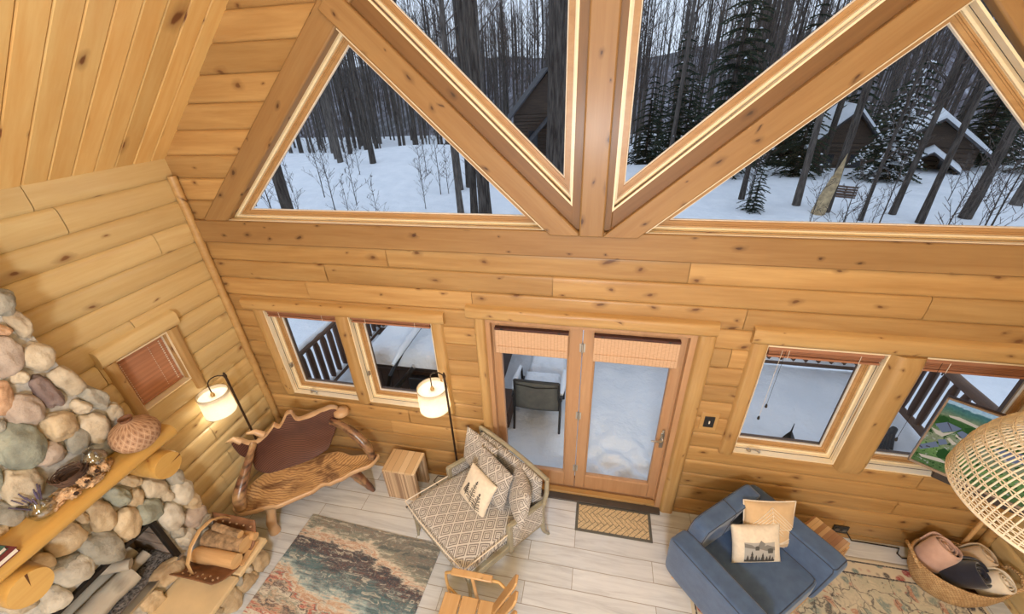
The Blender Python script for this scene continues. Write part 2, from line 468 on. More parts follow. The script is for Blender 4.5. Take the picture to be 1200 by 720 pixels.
# ceiling: tongue-and-groove pine boards running up the slope
mb = MB(); w = .142; y = .02; L = 5.35; c_ = 1/sqrt(1+SLOPE**2); s_ = SLOPE*c_
def roofpt(side, s, y, d):
    x = XL-.15+s*c_ + d*s_; z = ZE-.15*SLOPE+s*s_ - d*c_
    return V((x if side < 0 else -x+.03, y, z))
for side in (-1, 1):
    y = .02; i = 0
    while y > -9.1:
        y1 = y-w
        prof = [(y-.0028, -.026), (y-.0032, -.008), (y-.008, 0), (y-w*.3, .0), (y-w*.7, 0), (y1+.008, 0), (y1+.0032, -.008), (y1+.0028, -.026)]
        S = [0, .6, 1.4, 2.4, 3.6, L]
        mb.grid(len(prof), len(S), lambda a, b: roofpt(side, S[round(b*(len(S)-1))], *prof[round(a*(len(prof)-1))]))
        y = y1; i += 1
    mb.add([roofpt(side, 0, .3, -.03), roofpt(side, L, .3, -.03), roofpt(side, L, -9.2, -.03), roofpt(side, 0, -9.2, -.03)], [(0, 1, 2, 3)])
    mb.add([roofpt(side, -.3, .5, -.25), roofpt(side, L, .5, -.25), roofpt(side, L, -9.2, -.25), roofpt(side, -.3, -9.2, -.25)], [(0, 1, 2, 3)])
pineS = M['pine']
struct(mb.build('ceiling', pineS, ang=20))

# ------------------------------------------------------------------ timber truss of the gable window wall
def beam(name, p, q, wd, y0, y1, mat, off=0.0, bev=.012, ext=(0, 0)):
    """timber in the gable plane from p to q (x,z), width wd to the left of the direction (plus offset)"""
    p = V((p[0], p[1])); q = V((q[0], q[1])); t = (q-p).normalized(); p = p-t*ext[0]; q = q+t*ext[1]
    L = (q-p).length; ang = atan2(t.y, t.x)
    m = MB(); n = max(2, int(L/.3)); 
    m.bx(0, L, y0, y1, off, off+wd)
    o = m.build(name, mat, bevel=bev)
    o.matrix_world = Matrix.Translation((p.x, 0, p.y)) @ Matrix.Rotation(-ang, 4, 'Y')
    return struct(o)
# king post (backing board + narrower timber)
beam('trim_1', (.113, 3.03), (.113, 6.75), .303, .0, .06, M['board'])
beam('trim_2', (.056, 3.0), (.056, 6.75), .176, -.055, .0, M['timber'])
# struts: backing board + timber, cut square against the king post
aL0, aL1 = (-1.752, 4.35), (-.385, 3.025)
aR0, aR1 = (1.722, 4.246), (.392, 3.063)
def clip(P, n, c):          # keep n.p <= c
    o = []
    for i in range(len(P)):
        p, q = V(P[i]), V(P[(i+1) % len(P)]); a, b = p.dot(n)-c, q.dot(n)-c
        if a <= 0: o.append(p)
        if (a <= 0) != (b <= 0): o.append(p+(q-p)*(a/(a-b)))
    return o
def cutbeam(name, p, q, o0, o1, y0, y1, mat, clips, e0=.12, e1=.6, bev=.01):
    p = V(p); q = V(q); t = (q-p).normalized(); n = V((-t.y, t.x)); L = (q-p).length; ang = atan2(t.y, t.x)
    P = [p-t*e0+n*o0, q+t*e1+n*o0, q+t*e1+n*o1, p-t*e0+n*o1]
    for nn, c in clips: P = clip(P, V(nn), c)
    loc = [((k-p).dot(t), (k-p).dot(n)) for k in P]
    m = MB(); m.prism(loc, lambda a, b, d: V((a, d, b)), y0, y1); o = m.build(name, mat, bevel=bev)
    o.matrix_world = Matrix.Translation((p.x, 0, p.y)) @ Matrix.Rotation(-ang, 4, 'Y'); return struct(o)
cutbeam('trim_3', aL0, aL1, 0, .29, .0, .06, M['board'], [((1, 0), -.17), ((0, -1), -3.0)])
cutbeam('trim_4', aL0, aL1, .02, .185, -.05, .0, M['timber'], [((1, 0), -.121), ((0, -1), -3.0)])
cutbeam('trim_5', aR1, aR0, 0, .29, .0, .06, M['board'], [((-1, 0), -.10), ((0, -1), -3.0)], .6, .12)
cutbeam('trim_6', aR1, aR0, .02, .185, -.05, .0, M['timber'], [((-1, 0), -.057), ((0, -1), -3.0)], .6, .12)
# rafter timbers
beam('trim_7', (-3.416, 3.039), (-.05, 6.16), .178, -.018, .06, M['timber'], off=-.178)
beam('trim_8', (.05, 6.16), (3.43, 3.039), .178, -.018, .06, M['timber'], off=-.178)
# long sill beam under the triangles
m = MB(); m.bx(XL, XR, -.03, .02, 2.822, 3.03); struct(m.build('trim_9', M['timber'], bevel=.012))
# peeled pole in the corner
m = MB(); m.tube([(XL+.045+.006*nz(i*.7), -.03+.006*nz(i*.7, 4), -.01+i*.18) for i in range(20)], [.036+.006*nz(i*.9, 9) for i in range(20)], 12)
struct(m.build('trim_10', M['casing']))
m = MB(); m.tube([(XR-.045, -.03, -.01+i*.18) for i in range(20)], .036, 12); struct(m.build('trim_11', M['casing']))

# ------------------------------------------------------------------ windows
fy = lambda a, b, d: V((a, d, b))
JP = [(0, -.004), (0, .05)]
def window(name, P, blindtop=None, crank=None, rect=True, bead=True):
    root = bpy.data.objects.new(name, None); COL.objects.link(root); struct(root)
    ring(MB(), P, [(-.012, .03), (-.012, -.006), (0, -.006), (0, .048)], fy).build('jamb', M['jamb'], root, smooth=False)
    ring(MB(), P, [(.001, .048), (.001, .053)], fy).build('gasket', M['black'], root, smooth=False)
    ring(MB(), P, [(.0, .053), (.0, .085), (.014, .085), (.014, .1), (.022, .1)], fy).build('stop', M['jamb'], root, smooth=False)
    ring(MB(), P, [(.018, .1), (.018, .094), (.028, .094), (.028, .102), (.036, .102), (.036, .108), (.056, .108), (.06, .12), (.06, .15)], fy).build('sash', M['sash'], root, smooth=False)
    ring(MB(), P, [(.058, .117), (.065, .117), (.067, .132)], fy).build('glazing_bead', M['cream'], root, smooth=False)
    ring(MB(), P, [(-.03, .16), (-.03, .21), (.03, .21), (.03, .15)], fy).build('outer_frame', M['deckrail'], root, smooth=False)
    g = inset_poly(P, .06); mm = MB(); mm.add([fy(a, b, .131) for a, b in g], [tuple(range(len(g)))])
    mm.build('pane', M['glass'], root, smooth=False)
    return root
def rect(x0, x1, z0, z1): return [(x0, z0), (x1, z0), (x1, z1), (x0, z1)]
def crank(root, x, z):
    m = MB(); m.lathe([(.02, 0), (.02, .012), (.011, .018)], 14, (x, .03, z)); m.tube([(x, .03, z+.012), (x+.01, .012, z+.035), (x+.05, .008, z+.03), (x+.075, .008, z+.022)], .006, 8)
    m.lathe([(.009, -.012), (.011, 0), (.006, .01)], 10, (x+.078, .008, z+.022))
    m.build('crank_handle', M['chrome'], root)
w1 = window('window_1', rect(-3.175, -2.385, 1.06, 2.13)); crank(w1, -2.98, 1.06)
w2 = window('window_2', rect(-2.245, -1.415, 1.06, 2.13))
w3 = window('window_3', rect(1.365, 2.165, .985, 2.15)); crank(w3, 1.50, .985)
w4 = window('window_4', rect(2.40, 3.26, .985, 2.15))
def latch(root, x, z):
    m = MB(); m.box((x, .07, z), (.012, .03, .05)); m.tube([(x, .06, z+.01), (x+.02, .045, z+.03)], .006, 6); m.build('latch', M['chrome'], root, bevel=.002)
latch(w1, -3.165, 1.38); latch(w2, -2.235, 1.38)
# casings: hewn logs around each pair of windows
def hewn(name, axis, a0, a1, b0, b1, dep, mat, parent, seed, back=.0):
    """half-round hewn log: runs along axis from a0 to a1, cross range b0..b1, protrudes dep into the room"""
    m = MB(); n = max(6, int((a1-a0)/.09)); nv = 11
    def fn(i, j):
        a = a0+(a1-a0)*i; t = j
        e = (abs(2*i-1))**24
        b = b0+(b1-b0)*t + .006*nz(a*2.1, seed, t > .5)*(1 if t in (0, 1) else .6)
        d = dep*(1-abs(2*t-1)**5)*(1-.25*e) + .006*nz(a*3, seed+5, t*3) - back*.0
        d = max(d, -.02 if t in (0, 1) else d)
        y = -d if 0 < t < 1 else .03
        return (a, y, b) if axis == 'X' else (b, y, a)
    nu = n
    m.grid(nu, nv, fn)
    m.add([fn(0, j/(nv-1)) for j in range(nv)], [tuple(range(nv))]); m.add([fn(1, j/(nv-1)) for j in range(nv)], [tuple(range(nv))])
    return m.build(name, mat, parent, weld=True, ang=50)
casz = wood('casing_log_upright', lin(214, 160, 98), lin(184, 126, 68), 'Z', .45, .45, lin(96, 58, 32), tone=.1, kscale=1.4)
def casing_set(root, hx0, hx1, hz0, hz1, posts, pz0):
    hewn('header', 'X', hx0, hx1, hz0, hz1, .06, M['casing'], root, hx0)
    for i, (x0, x1, d) in enumerate(posts): hewn('casing', 'Z', pz0[i] if hasattr(pz0, '__len__') else pz0, hz0+.012, x0, x1, d, casz, root, x0*3)
casing_set(w1, -3.37, -1.27, 2.12, 2.255, [(-3.295, -3.175, .035), (-2.385, -2.245, .05), (-1.415, -1.29, .035)], 1.04)
casing_set(w3, 1.225, 3.42, 2.17, 2.335, [(1.235, 1.365, .04), (2.165, 2.40, .085), (3.26, 3.39, .04)], .955)
# four triangular panes of the gable
def offl(p, q, d):   # offset line to the left of direction
    p = V(p); q = V(q); t = (q-p).normalized(); n = V((-t.y, t.x)); return p+n*d, q+n*d
def isect(l1, l2):
    p, p2 = l1; q, q2 = l2; t = p2-p; u = q2-q; k = ((q.x-p.x)*u.y-(q.y-p.y)*u.x)/(t.x*u.y-t.y*u.x); r = p+t*k; return (r.x, r.y)
raL = (V((-3.02, 3.168)), V((-1.758, 4.327+.012))); raR = (V((3.035, 3.14)), V((1.75, 4.285)))
sill = (V((-4, 3.034)), V((4, 3.034)))
loL = (V(aL0), V(aL1)); upL = offl(aL0, aL1, .29)
loR = (V(aR1), V(aR0)); upR = offl(aR1, aR0, .29)
kpl = (V((-.19, 0)), V((-.19, 7))); kpr = (V((.113, 0)), V((.113, 7)))
w5 = window('window_5', [isect(raL, sill), isect(loL, sill), isect(loL, raL)])
w6 = window('window_6', [isect(upL, kpl), isect(raL, kpl), isect(raL, upL)])
w7 = window('window_7', [isect(upR, kpr), isect(upR, raR), isect(raR, kpr)])
w8 = window('window_8', [isect(loR, sill), isect(raR, sill), isect(loR, raR)])

# small window on the left wall
fx = lambda a, b, d: V((XL+.022-d, a, b))
w9 = bpy.data.objects.new('window_9', None); COL.objects.link(w9); struct(w9)
P9 = [(-1.07, 1.735), (-.645, 1.735), (-.645, 2.225), (-1.07, 2.225)]
ring(MB(), P9, [(-.03, .03), (-.012, -.006), (0, -.006), (0, .13)], fx).build('jamb', M['jamb'], w9, smooth=False)
ring(MB(), P9, [(0, .13), (.02, .13), (.035, .15), (.035, .2), (-.04, .2)], fx).build('sash', M['sash'], w9, smooth=False)
mm = MB(); mm.add([fx(a, b, .16) for a, b in inset_poly(P9, .03)], [(0, 1, 2, 3)]); mm.build('pane', M['glass'], w9, smooth=False)
def hewn_left(name, axis, a0, a1, b0, b1, dep, seed):
    m = MB(); n = max(6, int((a1-a0)/.07)); nv = 11
    def fn(i, j):
        a = a0+(a1-a0)*i; t = j
        b = b0+(b1-b0)*t+.005*nz(a*2.3, seed, t > .5)
        d = dep*(1-abs(2*t-1)**5)+.005*nz(a*3, seed+5, t*3)
        x = XL+.012+d if 0 < t < 1 else XL-.03
        return (x, a, b) if axis == 'Y' else (x, b, a)
    m.grid(n, nv, fn)
    m.add([fn(0, j/(nv-1)) for j in range(nv)], [tuple(range(nv))]); m.add([fn(1, j/(nv-1)) for j in range(nv)], [tuple(range(nv))])
    return m.build(name, M['log_left'] if axis == 'Y' else casz, w9, weld=True, ang=50)
hewn_left('header', 'Y', -1.175, -.535, 2.235, 2.40, .065, 3)
hewn_left('casing', 'Z', 1.70, 2.25, -1.16, -1.065, .05, 7)
hewn_left('casing', 'Z', 1.60, 2.25, -.65, -.545, .05, 11)

# ------------------------------------------------------------------ blinds
M['blind'] = wood('blind_slat', lin(196, 128, 92), lin(164, 98, 66), 'X', .45, 0, tone=.12)
M['blindy'] = wood('blind_slat_y', lin(214, 140, 98), lin(190, 116, 78), 'Y', .45, 0, tone=.12)
def raised_blind(x0, x1, zt, zb, label, cordx=None, cz=None):
    t = thing('window_blind', label, 'blind', ((x0+x1)/2, .03, zt), group='raised wooden slat blinds')
    h = (x1-x0)/2; m = MB(); m.box((0, 0, -.02), (2*h, .05, .04)); m.build('headrail', M['blind'], t, bevel=.003)
    m = MB(); z = -.044; n = 0
    while zt+z > zb+.03: m.box((0, .002*(n % 2), z), (2*h-.02, .046, .0035)); z -= .0062; n += 1
    m.build('slats', M['blind'], t, smooth=False)
    m = MB(); m.box((0, 0, zb-zt+.012), (2*h-.016, .048, .018)); m.build('bottom_rail', M['blind'], t, bevel=.003)
    for s in (-.62, .62):
        m = MB(); m.tube([(s*h, -.026, -.03), (s*h, -.028, zb-zt)], .002, 5); m.build('cord_or_light', M['cream'], t)
    if cordx is not None:
        for i, (cx, z_) in enumerate(cordx):
            m = MB(); m.tube([(cx-(x0+x1)/2, -.025, -.03), (cx-(x0+x1)/2, -.024, z_-zt)], .0015, 5); c = m.build('pull_cord', M['cream'] if i else M['black'], t)
            m = MB(); m.lathe([(.003, .012), (.008, .0), (.011, -.022), (.006, -.03)], 10, (cx-(x0+x1)/2, -.024, z_-zt)); m.build('tassel', M['blackplastic'], c)
    return t
raised_blind(-3.165, -2.395, 2.13, 2.035, 'raised wooden slat blind at the top of the leftmost lower window')
raised_blind(-2.235, -1.425, 2.13, 2.045, 'raised wooden slat blind in the window behind the lamp beside the chaise')
raised_blind(1.375, 2.155, 2.15, 2.045, 'raised wooden slat blind with black tasselled cords, in the window right of the door', [(1.50, 1.56), (1.475, 1.42)])
raised_blind(2.41, 3.25, 2.15, 2.03, 'raised wooden slat blind at the top of the window behind the television', [(2.52, 1.35)])
t = thing('window_blind', 'lowered reddish wooden slat blind in the small window above the mantel end', 'blind', (XL-.06, -.8575, 2.22))
m = MB(); m.box((0, 0, -.015), (.05, .415, .03)); m.build('headrail', M['blindy'], t, bevel=.003)
m = MB(); R = Matrix.Rotation(radians(62), 3, 'Y')
for i in range(21): m.box((0, 0, -.045-i*.0205), (.036, .41, .003), R)
m.build('slats', M['blindy'], t, smooth=False)
m = MB(); m.box((0, 0, -.472), (.036, .41, .014)); m.build('bottom_rail', M['blindy'], t, bevel=.002)
for yy, wd in ((-.165, .005), (.07, .003), (.165, .011)):  # ladder tape dashes, cream to paint in light through the cord holes
    m = MB()
    for i in range(20): m.box((.019, yy, -.055-i*.0205), (.003, wd, .009), Matrix.Rotation(radians(14), 3, 'X'))
    m.build('cord_or_light', M['cream'], t, smooth=False)

# ------------------------------------------------------------------ patio door
d1 = bpy.data.objects.new('door_1', None); COL.objects.link(d1); struct(d1)
ring(MB(), rect(-.905, .845, -.03, 2.215), [(-.01, .2), (-.01, .0), (.045, .0), (.045, .075), (.06, .075), (.06, .2)], fy).build('door_frame', M['door'], d1, smooth=False)
m = MB(); m.bx(-.90, .85, -.075, .2, -.02, .018); m.build('threshold', plain('threshold_metal', lin(84, 78, 74), .5, .3), d1, bevel=.004)
m = MB(); m.bx(-.86, .80, .0, .06, .018, .05); m.build('door_sill', M['deckrail'] if False else M['casing'], d1, bevel=.004)
def leaf(x0, x1, gx0, gx1, gz0, gz1):
    z0, z1 = .05, 2.165
    m = MB()
    m.bx(x0, gx0, .08, .125, z0, z1); m.bx(gx1, x1, .08, .125, z0, z1)
    m.bx(gx0, gx1, .08, .125, z0, gz0); m.bx(gx0, gx1, .08, .125, gz1, z1)
    l = m.build('door_leaf', M['door'], d1, bevel=.004)
    ring(MB(), rect(gx0, gx1, gz0, gz1), [(-.002, .079), (.0, .074), (.012, .08), (.016, .1), (.016, .12)], fy).build('glass_bead', M['door'], l, smooth=False)
    m = MB(); m.add([fy(a, b, .11) for a, b in rect(gx0, gx1, gz0, gz1)], [(0, 1, 2, 3)]); m.build('pane', M['glass'], l, smooth=False)
    return l
lf1 = leaf(-.855, -.052, -.80, -.165, .25, 2.03)
lf2 = leaf(-.045, .795, .055, .72, .25, 2.03)
for z in (1.93, 1.12, .36):
    m = MB(); m.lathe([(.009, -.05), (.009, .05)], 10, (-.048, .072, z)); m.box((-.048, .079, z), (.05, .004, .09)); m.build('hinge', M['chrome'], lf2)
m = MB(); m.box((.757, .075, .93), (.035, .012, .2)); m.build('handle_plate', M['chrome'], lf2, bevel=.004)
m = MB(); m.tube([(.757, .07, .96), (.757, .03, .96), (.735, .022, .96), (.65, .022, .955)], .009, 10); m.build('lever_handle', M['chrome'], lf2)
m = MB(); m.lathe([(.014, 0), (.014, .01), (.006, .014)], 12, (0, 0, 0)); o = m.build('deadbolt', M['chrome'], lf2); o.matrix_world = Matrix.Translation((.757, .07, 1.06)) @ Matrix.Rotation(pi/2, 4, 'X')
casd = d1
hewn('header', 'X', -1.06, .98, 2.205, 2.345, .055, M['casing'], d1, 21)
hewn('casing', 'Z', -.02, 2.22, -1.0, -.895, .045, casz, d1, 23)
hewn('casing', 'Z', -.02, 2.22, .84, .99, .05, casz, d1, 27)
def woven_mat():
    q = NT('woven_bamboo'); v = q.coord(); s_ = q.sep(v)
    a = q.math('FRACT', q.math('MULTIPLY', s_[2], 95)); b = q.math('FRACT', q.math('MULTIPLY', s_[0], 34))
    n = q.noise(q.coord(scale=(8, 1, 160)), 3, 3)
    c = q.ramp(n, [(.3, lin(196, 158, 126)), (.7, lin(226, 194, 162))])
    c = q.mix(q.math('MULTIPLY', q.math('LESS_THAN', a, .25), .35), c, lin(150, 100, 76))
    c = q.mix(q.math('MULTIPLY', q.math('LESS_THAN', b, .12), .45), c, lin(150, 104, 80))
    q.col(c); return q.set(.7)
M['woven'] = woven_mat()
def woven_shade(x0, x1, zt, zb, label):
    t = thing('woven_shade', label, 'window shade', ((x0+x1)/2, .055, zt), group='woven shades on the patio door')
    h = (x1-x0)/2
    m = MB(); m.box((0, .0, -.012), (2*h, .045, .024)); m.build('headrail', plain('dark_headrail', lin(72, 40, 36), .5), t, bevel=.003)
    for s in (-.8, .75):
        m = MB(); m.box((s*h, -.026, -.01), (.02, .008, .016)); m.build('bracket', M['blackplastic'], t, bevel=.002)
    m = MB()
    prof = [(-.022, -.024), (-.027, -.10), (-.03, -.19), (-.031, zb-zt), (-.02, zb-zt-.012), (-.008, zb-zt), (-.006, -.19), (-.004, -.024)]
    m.prism([(p, q) for p, q in prof], lambda a, b, d: V((d, a, b)), -h+.004, h-.004)
    m.build('shade', M['woven'], t, ang=30)
    m = MB(); m.box((0, -.034, -.19), (2*h-.03, .006, .012)); m.build('batten', M['woven'], t)
    return t
woven_shade(-.83, -.17, 2.10, 1.84, 'woven bamboo shade rolled up on the left door leaf behind the chaise')
woven_shade(.045, .745, 2.10, 1.84, 'woven bamboo shade rolled up on the right door leaf with the lever handle')
# wall plates
t = thing('wall_switch', 'black switch plate with white toggle on the log wall right of the door', 'light switch', (1.095, -.002, 1.31))
m = MB(); m.box((0, -.004, 0), (.085, .012, .125)); m.build('plate', M['blackplastic'], t, bevel=.004)
m = MB(); m.box((0, -.013, 0), (.011, .008, .03)); m.build('toggle', M['cream'], t, bevel=.002)
m = MB(); m.box((1.095, .004, 1.31), (.15, .02, .21)); tag(m.build('mounting_board', M['casing'], bevel=.006), 'flat wooden board let into the logs behind the black switch', 'board')
t = thing('wall_outlet', 'black double outlet low on the log wall behind the striped side table', 'outlet', (2.50, -.004, .125))
m = MB(); m.box((0, -.003, 0), (.13, .014, .10)); m.build('plate', M['blackplastic'], t, bevel=.004)
for s in (-.03, .03):
    m = MB(); m.lathe([(.02, 0), (.02, .006), (.016, .008)], 14); o = m.build('socket', plain('outlet_face', lin(92, 88, 86), .4), t); o.matrix_local = Matrix.Translation((s, -.009, 0)) @ Matrix.Rotation(pi/2, 4, 'X')
# ------------------------------------------------------------------ outdoors
def lerp_tab(x, T):
    if x <= T[0][0]: return T[0][1]
    for (a, p), (b, q) in zip(T, T[1:]):
        if x <= b: return p+(q-p)*(x-a)/(b-a)
    return T[-1][1]
def sst(a, b, x):
    t = min(1, max(0, (x-a)/(b-a))); return t*t*(3-2*t)
def gz(x, y):
    z = -1.2 + .25*nz(x*.12, y*.12) + .06*nz(x*.5, y*.5, 3)
    crest = 27 if x < -3 else 24
    z -= 2.6*sst(crest, crest+14, y)
    z += .9*sst(-8, -22, x)*sst(6, 18, y)*.4
    z += 1.0*math.exp(-((x+12)**2+(y-25)**2)/60)
    return z
RID = [(-140, 8), (-75, 9.2), (-48, 10.5), (-20, 9.0), (8, 7.8), (27, 10.5), (41, 11.5), (52, 14), (66, 20), (80, 25), (110, 30), (160, 30)]
def hz(x, y):
    k = lerp_tab(x*120/max(y, 60), RID)+1.5*nz(x*.03, y*.03)+1.0*nz(x*.1, y*.1)
    return -4.5+(k+4.5)*sst(46, 122, y)
m = MB(); n = 70
def fg(i, j):
    x = (i-.5)*2; x = 75*(x*abs(x)**.6); y = .15+62*j**1.5
    return (x, y, gz(x, y) if y > 3.2 else min(gz(x, y), -1.15))
m.grid(n, n, fg); struct(m.build('snowy_ground', M['snow'], ang=80))
def hill_mat():
    q = NT('wooded_hill'); v = q.coord()
    a = q.noise(q.coord(scale=(1, .3, .12)), .9, 6, .7); b = q.noise(v, .05, 3)
    c = q.ramp(a, [(.32, lin(84, 80, 82)), (.48, lin(116, 112, 118)), (.6, lin(150, 150, 160)), (.7, lin(205, 210, 220))])
    q.col(q.mix(q.ramp(b, [(.4, (0, 0, 0, 1)), (.65, (.6, .6, .6, 1))]), c, lin(86, 88, 86))); return q.set(.95, spec=.05)
m = MB(); m.grid(90, 40, lambda i, j: ((i-.5)*330, 44+110*j, hz((i-.5)*330, 44+110*j)-1.2))
struct(m.build('hills', hill_mat(), ang=80))

def bark_mat(name, c1, c2):
    q = NT(name); v = q.coord(scale=(1, 1, .12)); a = q.noise(v, 16, 6, .65); b = q.noise(q.coord(), .9, 3)
    c = q.ramp(a, [(.35, c1), (.65, c2)]); q.col(q.mix(q.math('MULTIPLY', b, .35), c, c1)); q.bump(a, .7, .03)
    return q.set(.95, spec=.08)
M['barkd'] = bark_mat('dark_bark', lin(50, 46, 44), lin(102, 96, 91))
M['barkg'] = bark_mat('grey_bark', lin(68, 64, 62), lin(122, 115, 109))
M['barkt'] = bark_mat('twig_bark', lin(66, 60, 58), lin(112, 103, 98))
def tree_parts(seed, H, r0, fork=.38, nb=26, lean=.0, twig=1.0):
    rd = random.Random(seed); tm = MB(); bm_ = MB(); pts = []; rad = []
    N = 12
    for i in range(N+1):
        t = i/N; a = .012*H
        pts.append(V((lean*H*t+a*nz(t*2.2, seed), a*nz(t*2.2, seed+9.3), H*t-.4*(i == 0))))
        rad.append(r0*((1-t)**.75*.93+.03)*(1.35 if i == 0 else 1.0))
    tm.tube(pts, rad, 10)
    def at(t):
        f = t*N; i = min(N-1, int(f)); return pts[i].lerp(pts[i+1], f-i), rad[i]+(rad[i+1]-rad[i])*(f-i)
    for b in range(nb):
        t = fork+(1-fork)*(b/nb)**.9*.97; p, r = at(t); w = rd.uniform(0, 2*pi)
        L = H*(.34*(1-t)+.07)*rd.uniform(.6, 1.15); el = rd.uniform(.5, 1.15)
        d = V((cos(w)*cos(el), sin(w)*cos(el), sin(el)))
        q = [p]; n_ = 5
        for k in range(n_):
            d = (d+V((rd.uniform(-.25, .25), rd.uniform(-.25, .25), rd.uniform(-.05, .22)))).normalized(); q.append(q[-1]+d*L/n_)
        rb = max(.008, r*.42); bm_.tube(q, [rb*(1-.85*k/n_) for k in range(n_+1)], 4, cap=False)
        for k in range(int(5*twig)):
            i = rd.randint(1, n_-1); s = q[i].lerp(q[i+1], rd.random()); w2 = rd.uniform(0, 2*pi)
            e = (d*.9+V((cos(w2), sin(w2), rd.uniform(-.2, .7)))).normalized(); l2 = L*rd.uniform(.22, .5)
            s2 = s+e*l2*.5+V((0, 0, .04*l2)); s3 = s+e*l2+V((rd.uniform(-.1, .1), rd.uniform(-.1, .1), .16))*l2
            bm_.tube([s, s2, s3], [max(.007, rb*.36), max(.006, rb*.25), .004], 3, cap=False)
            for _ in range(int(2*twig)):
                w3 = rd.uniform(0, 2*pi); e3 = (e+V((cos(w3), sin(w3), .4))*.8).normalized(); o_ = s.lerp(s3, rd.uniform(.3, .95))
                bm_.tube([o_, o_+e3*l2*rd.uniform(.3, .55)], [.006, .003], 3, cap=False)
    return tm, bm_
def make_tree(name, label, seed, H, r0, mat, group=None, **kw):
    a, b = tree_parts(seed, H, r0, **kw)
    t = thing(name, label, 'tree', (0, 0, 0), 0, group)
    a.build('trunk', mat, t, ang=80); b.build('branches', M['barkt'], t, smooth=False)
    return t
GT = 'slender bare trees of the far woods'
LT = 'slender bare tree in the dense snowy woods well beyond the deck'
protos = [make_tree('bare_tree', LT, 11, 19, .15, M['barkd'], GT, fork=.42, nb=24),
          make_tree('bare_tree', LT, 23, 22, .18, M['barkd'], GT, fork=.5, nb=26),
          make_tree('bare_tree', LT, 37, 16, .13, M['barkg'], GT, fork=.3, nb=24),
          make_tree('bare_tree', LT, 41, 20, .15, M['barkg'], GT, fork=.38, nb=26),
          make_tree('bare_tree', LT, 59, 13, .09, M['barkd'], GT, fork=.22, nb=26)]
def put(o, x, y, rz, s=1.0, label=None, group=None, first=None):
    if first: r = o; r.location = (x, y, gz(x, y)-.1); r.rotation_euler = (0, 0, rz); r.scale = (s,)*3
    else: r = dup(o, (x, y, gz(x, y)-.1), rz, label, group, s)
    if label: r['label'] = label
    if label and label != LT and 'group' in r and not group: del r['group']
    return r
# individually recognisable trunks
big = make_tree('maple_tree', 'thickest bare trunk of all, rough barked, just left of the king post', 71, 24, .40, M['barkd'], fork=.5, nb=20); big.location = (-1.42, 10.2, gz(-1.4, 10)-.1)
tw = make_tree('bare_tree', 'thick bare trunk rising behind the left strut, left of the thickest trunk', 83, 22, .24, M['barkd'], fork=.5, nb=22); tw.location = (-3.78, 10.4, gz(-3.8, 10.4)-.1)
tw2 = make_tree('bare_tree', 'narrow trunk standing close against the left side of the thick one behind the left strut', 89, 20, .15, M['barkd'], fork=.45, nb=20); tw2.location = (-4.5, 11.3, gz(-4.5, 11)-.1)
named = [(-5.9, 14.0, 3, .9, 'small dark trunk in the snow just left of the thick one behind the strut'), (-6.85, 5.0, 1, .85, 'dark trunk rising from the snow in the lower left corner of the left triangle'),
         (-13.9, 21.2, 1, .95, 'dark trunk standing on the snow bank below the middle of the left strut'), (-16.7, 22.2, 3, 1.1, 'dark trunk at the left end of the snow bank crest'),
         (8.35, 16.6, 3, .95, 'slim grey trunk just left of the pale snapped stump'), (9.15, 15.7, 1, .85, 'grey trunk rising right behind the pale snapped stump'),
         (9.9, 14.6, 4, .8, 'thin dark sapling trunk right of the pale snapped stump'), (11.3, 15.3, 4, 1.2, 'first bare trunk right of the snow dusted spruce'),
         (11.7, 14.4, 0, .8, 'bare trunk crossing in front of the cabin porch roof'), (13.5, 15.0, 1, .95, 'stout bare trunk right of the cabin, in the right triangle'), (16.6, 17.0, 3, 1.1, 'bare trunk at the far right end of the right triangle')]
for i, (x, y, p, s, lb) in enumerate(named): put(protos[p], x, y, i*1.7, s, lb)
rt_ = random.Random(4); cnt = 0; used = [False]*5
def blocked(x, y):
    if 15.2 < x < 21.5 and 19 < y < 32: return rt_.random() < .8
    if -8 < x < -1 and 24 < y < 36: return True
    if 12 < x < 15.5 and 17 < y < 23: return True
    return False
while cnt < 170:
    az = rt_.uniform(-62, 62); d = 17+52*rt_.random()**.95
    x = d*sin(radians(az)); y = -2.9+d*cos(radians(az))
    if y < 13 or blocked(x, y): continue
    if x > 0 and y < 23 and rt_.random() < .8: continue
    if x < 0 and y < 26 and rt_.random() < .88: continue
    p = rt_.choice([0, 0, 1, 2, 3, 3, 4]); s = rt_.uniform(.75, 1.15)
    put(protos[p], x, y, rt_.uniform(0, 6.28), s, first=not used[p]); used[p] = True; cnt += 1
# saplings poking through the snow
LS = 'thin bare sapling poking out of the snow beyond the deck'
sp = make_tree('sapling', LS, 101, 3.4, .022, M['barkd'], 'saplings in the snow', fork=.12, nb=16, twig=.8)
sp2 = make_tree('sapling', LS, 107, 2.5, .018, M['barkd'], 'saplings in the snow', fork=.1, nb=14, twig=.8)
for i in range(46):
    if i < 26: x = rt_.uniform(-17, -4); y = rt_.uniform(9.5, 22)
    else: x = rt_.uniform(4, 17); y = rt_.uniform(8, 19)
    put([sp, sp2][i % 2], x, y, rt_.uniform(0, 6.28), rt_.uniform(.6, 1.35), first=i < 2)
# bare shrubs just beyond the right railing
for i, (x, y) in enumerate([(6.6, 4.6), (7.4, 5.2), (7.9, 4.4), (8.6, 5.6)]):
    put(sp2, x, y, i*1.3, .8+.15*i, ['thin bare shrub nearest the right deck railing', 'thin bare shrub behind the one nearest the right railing', 'thin bare shrub seen above the television', 'thin bare shrub farthest out past the right railing'][i], 'x')['group'] = 'shrubs past the right railing'
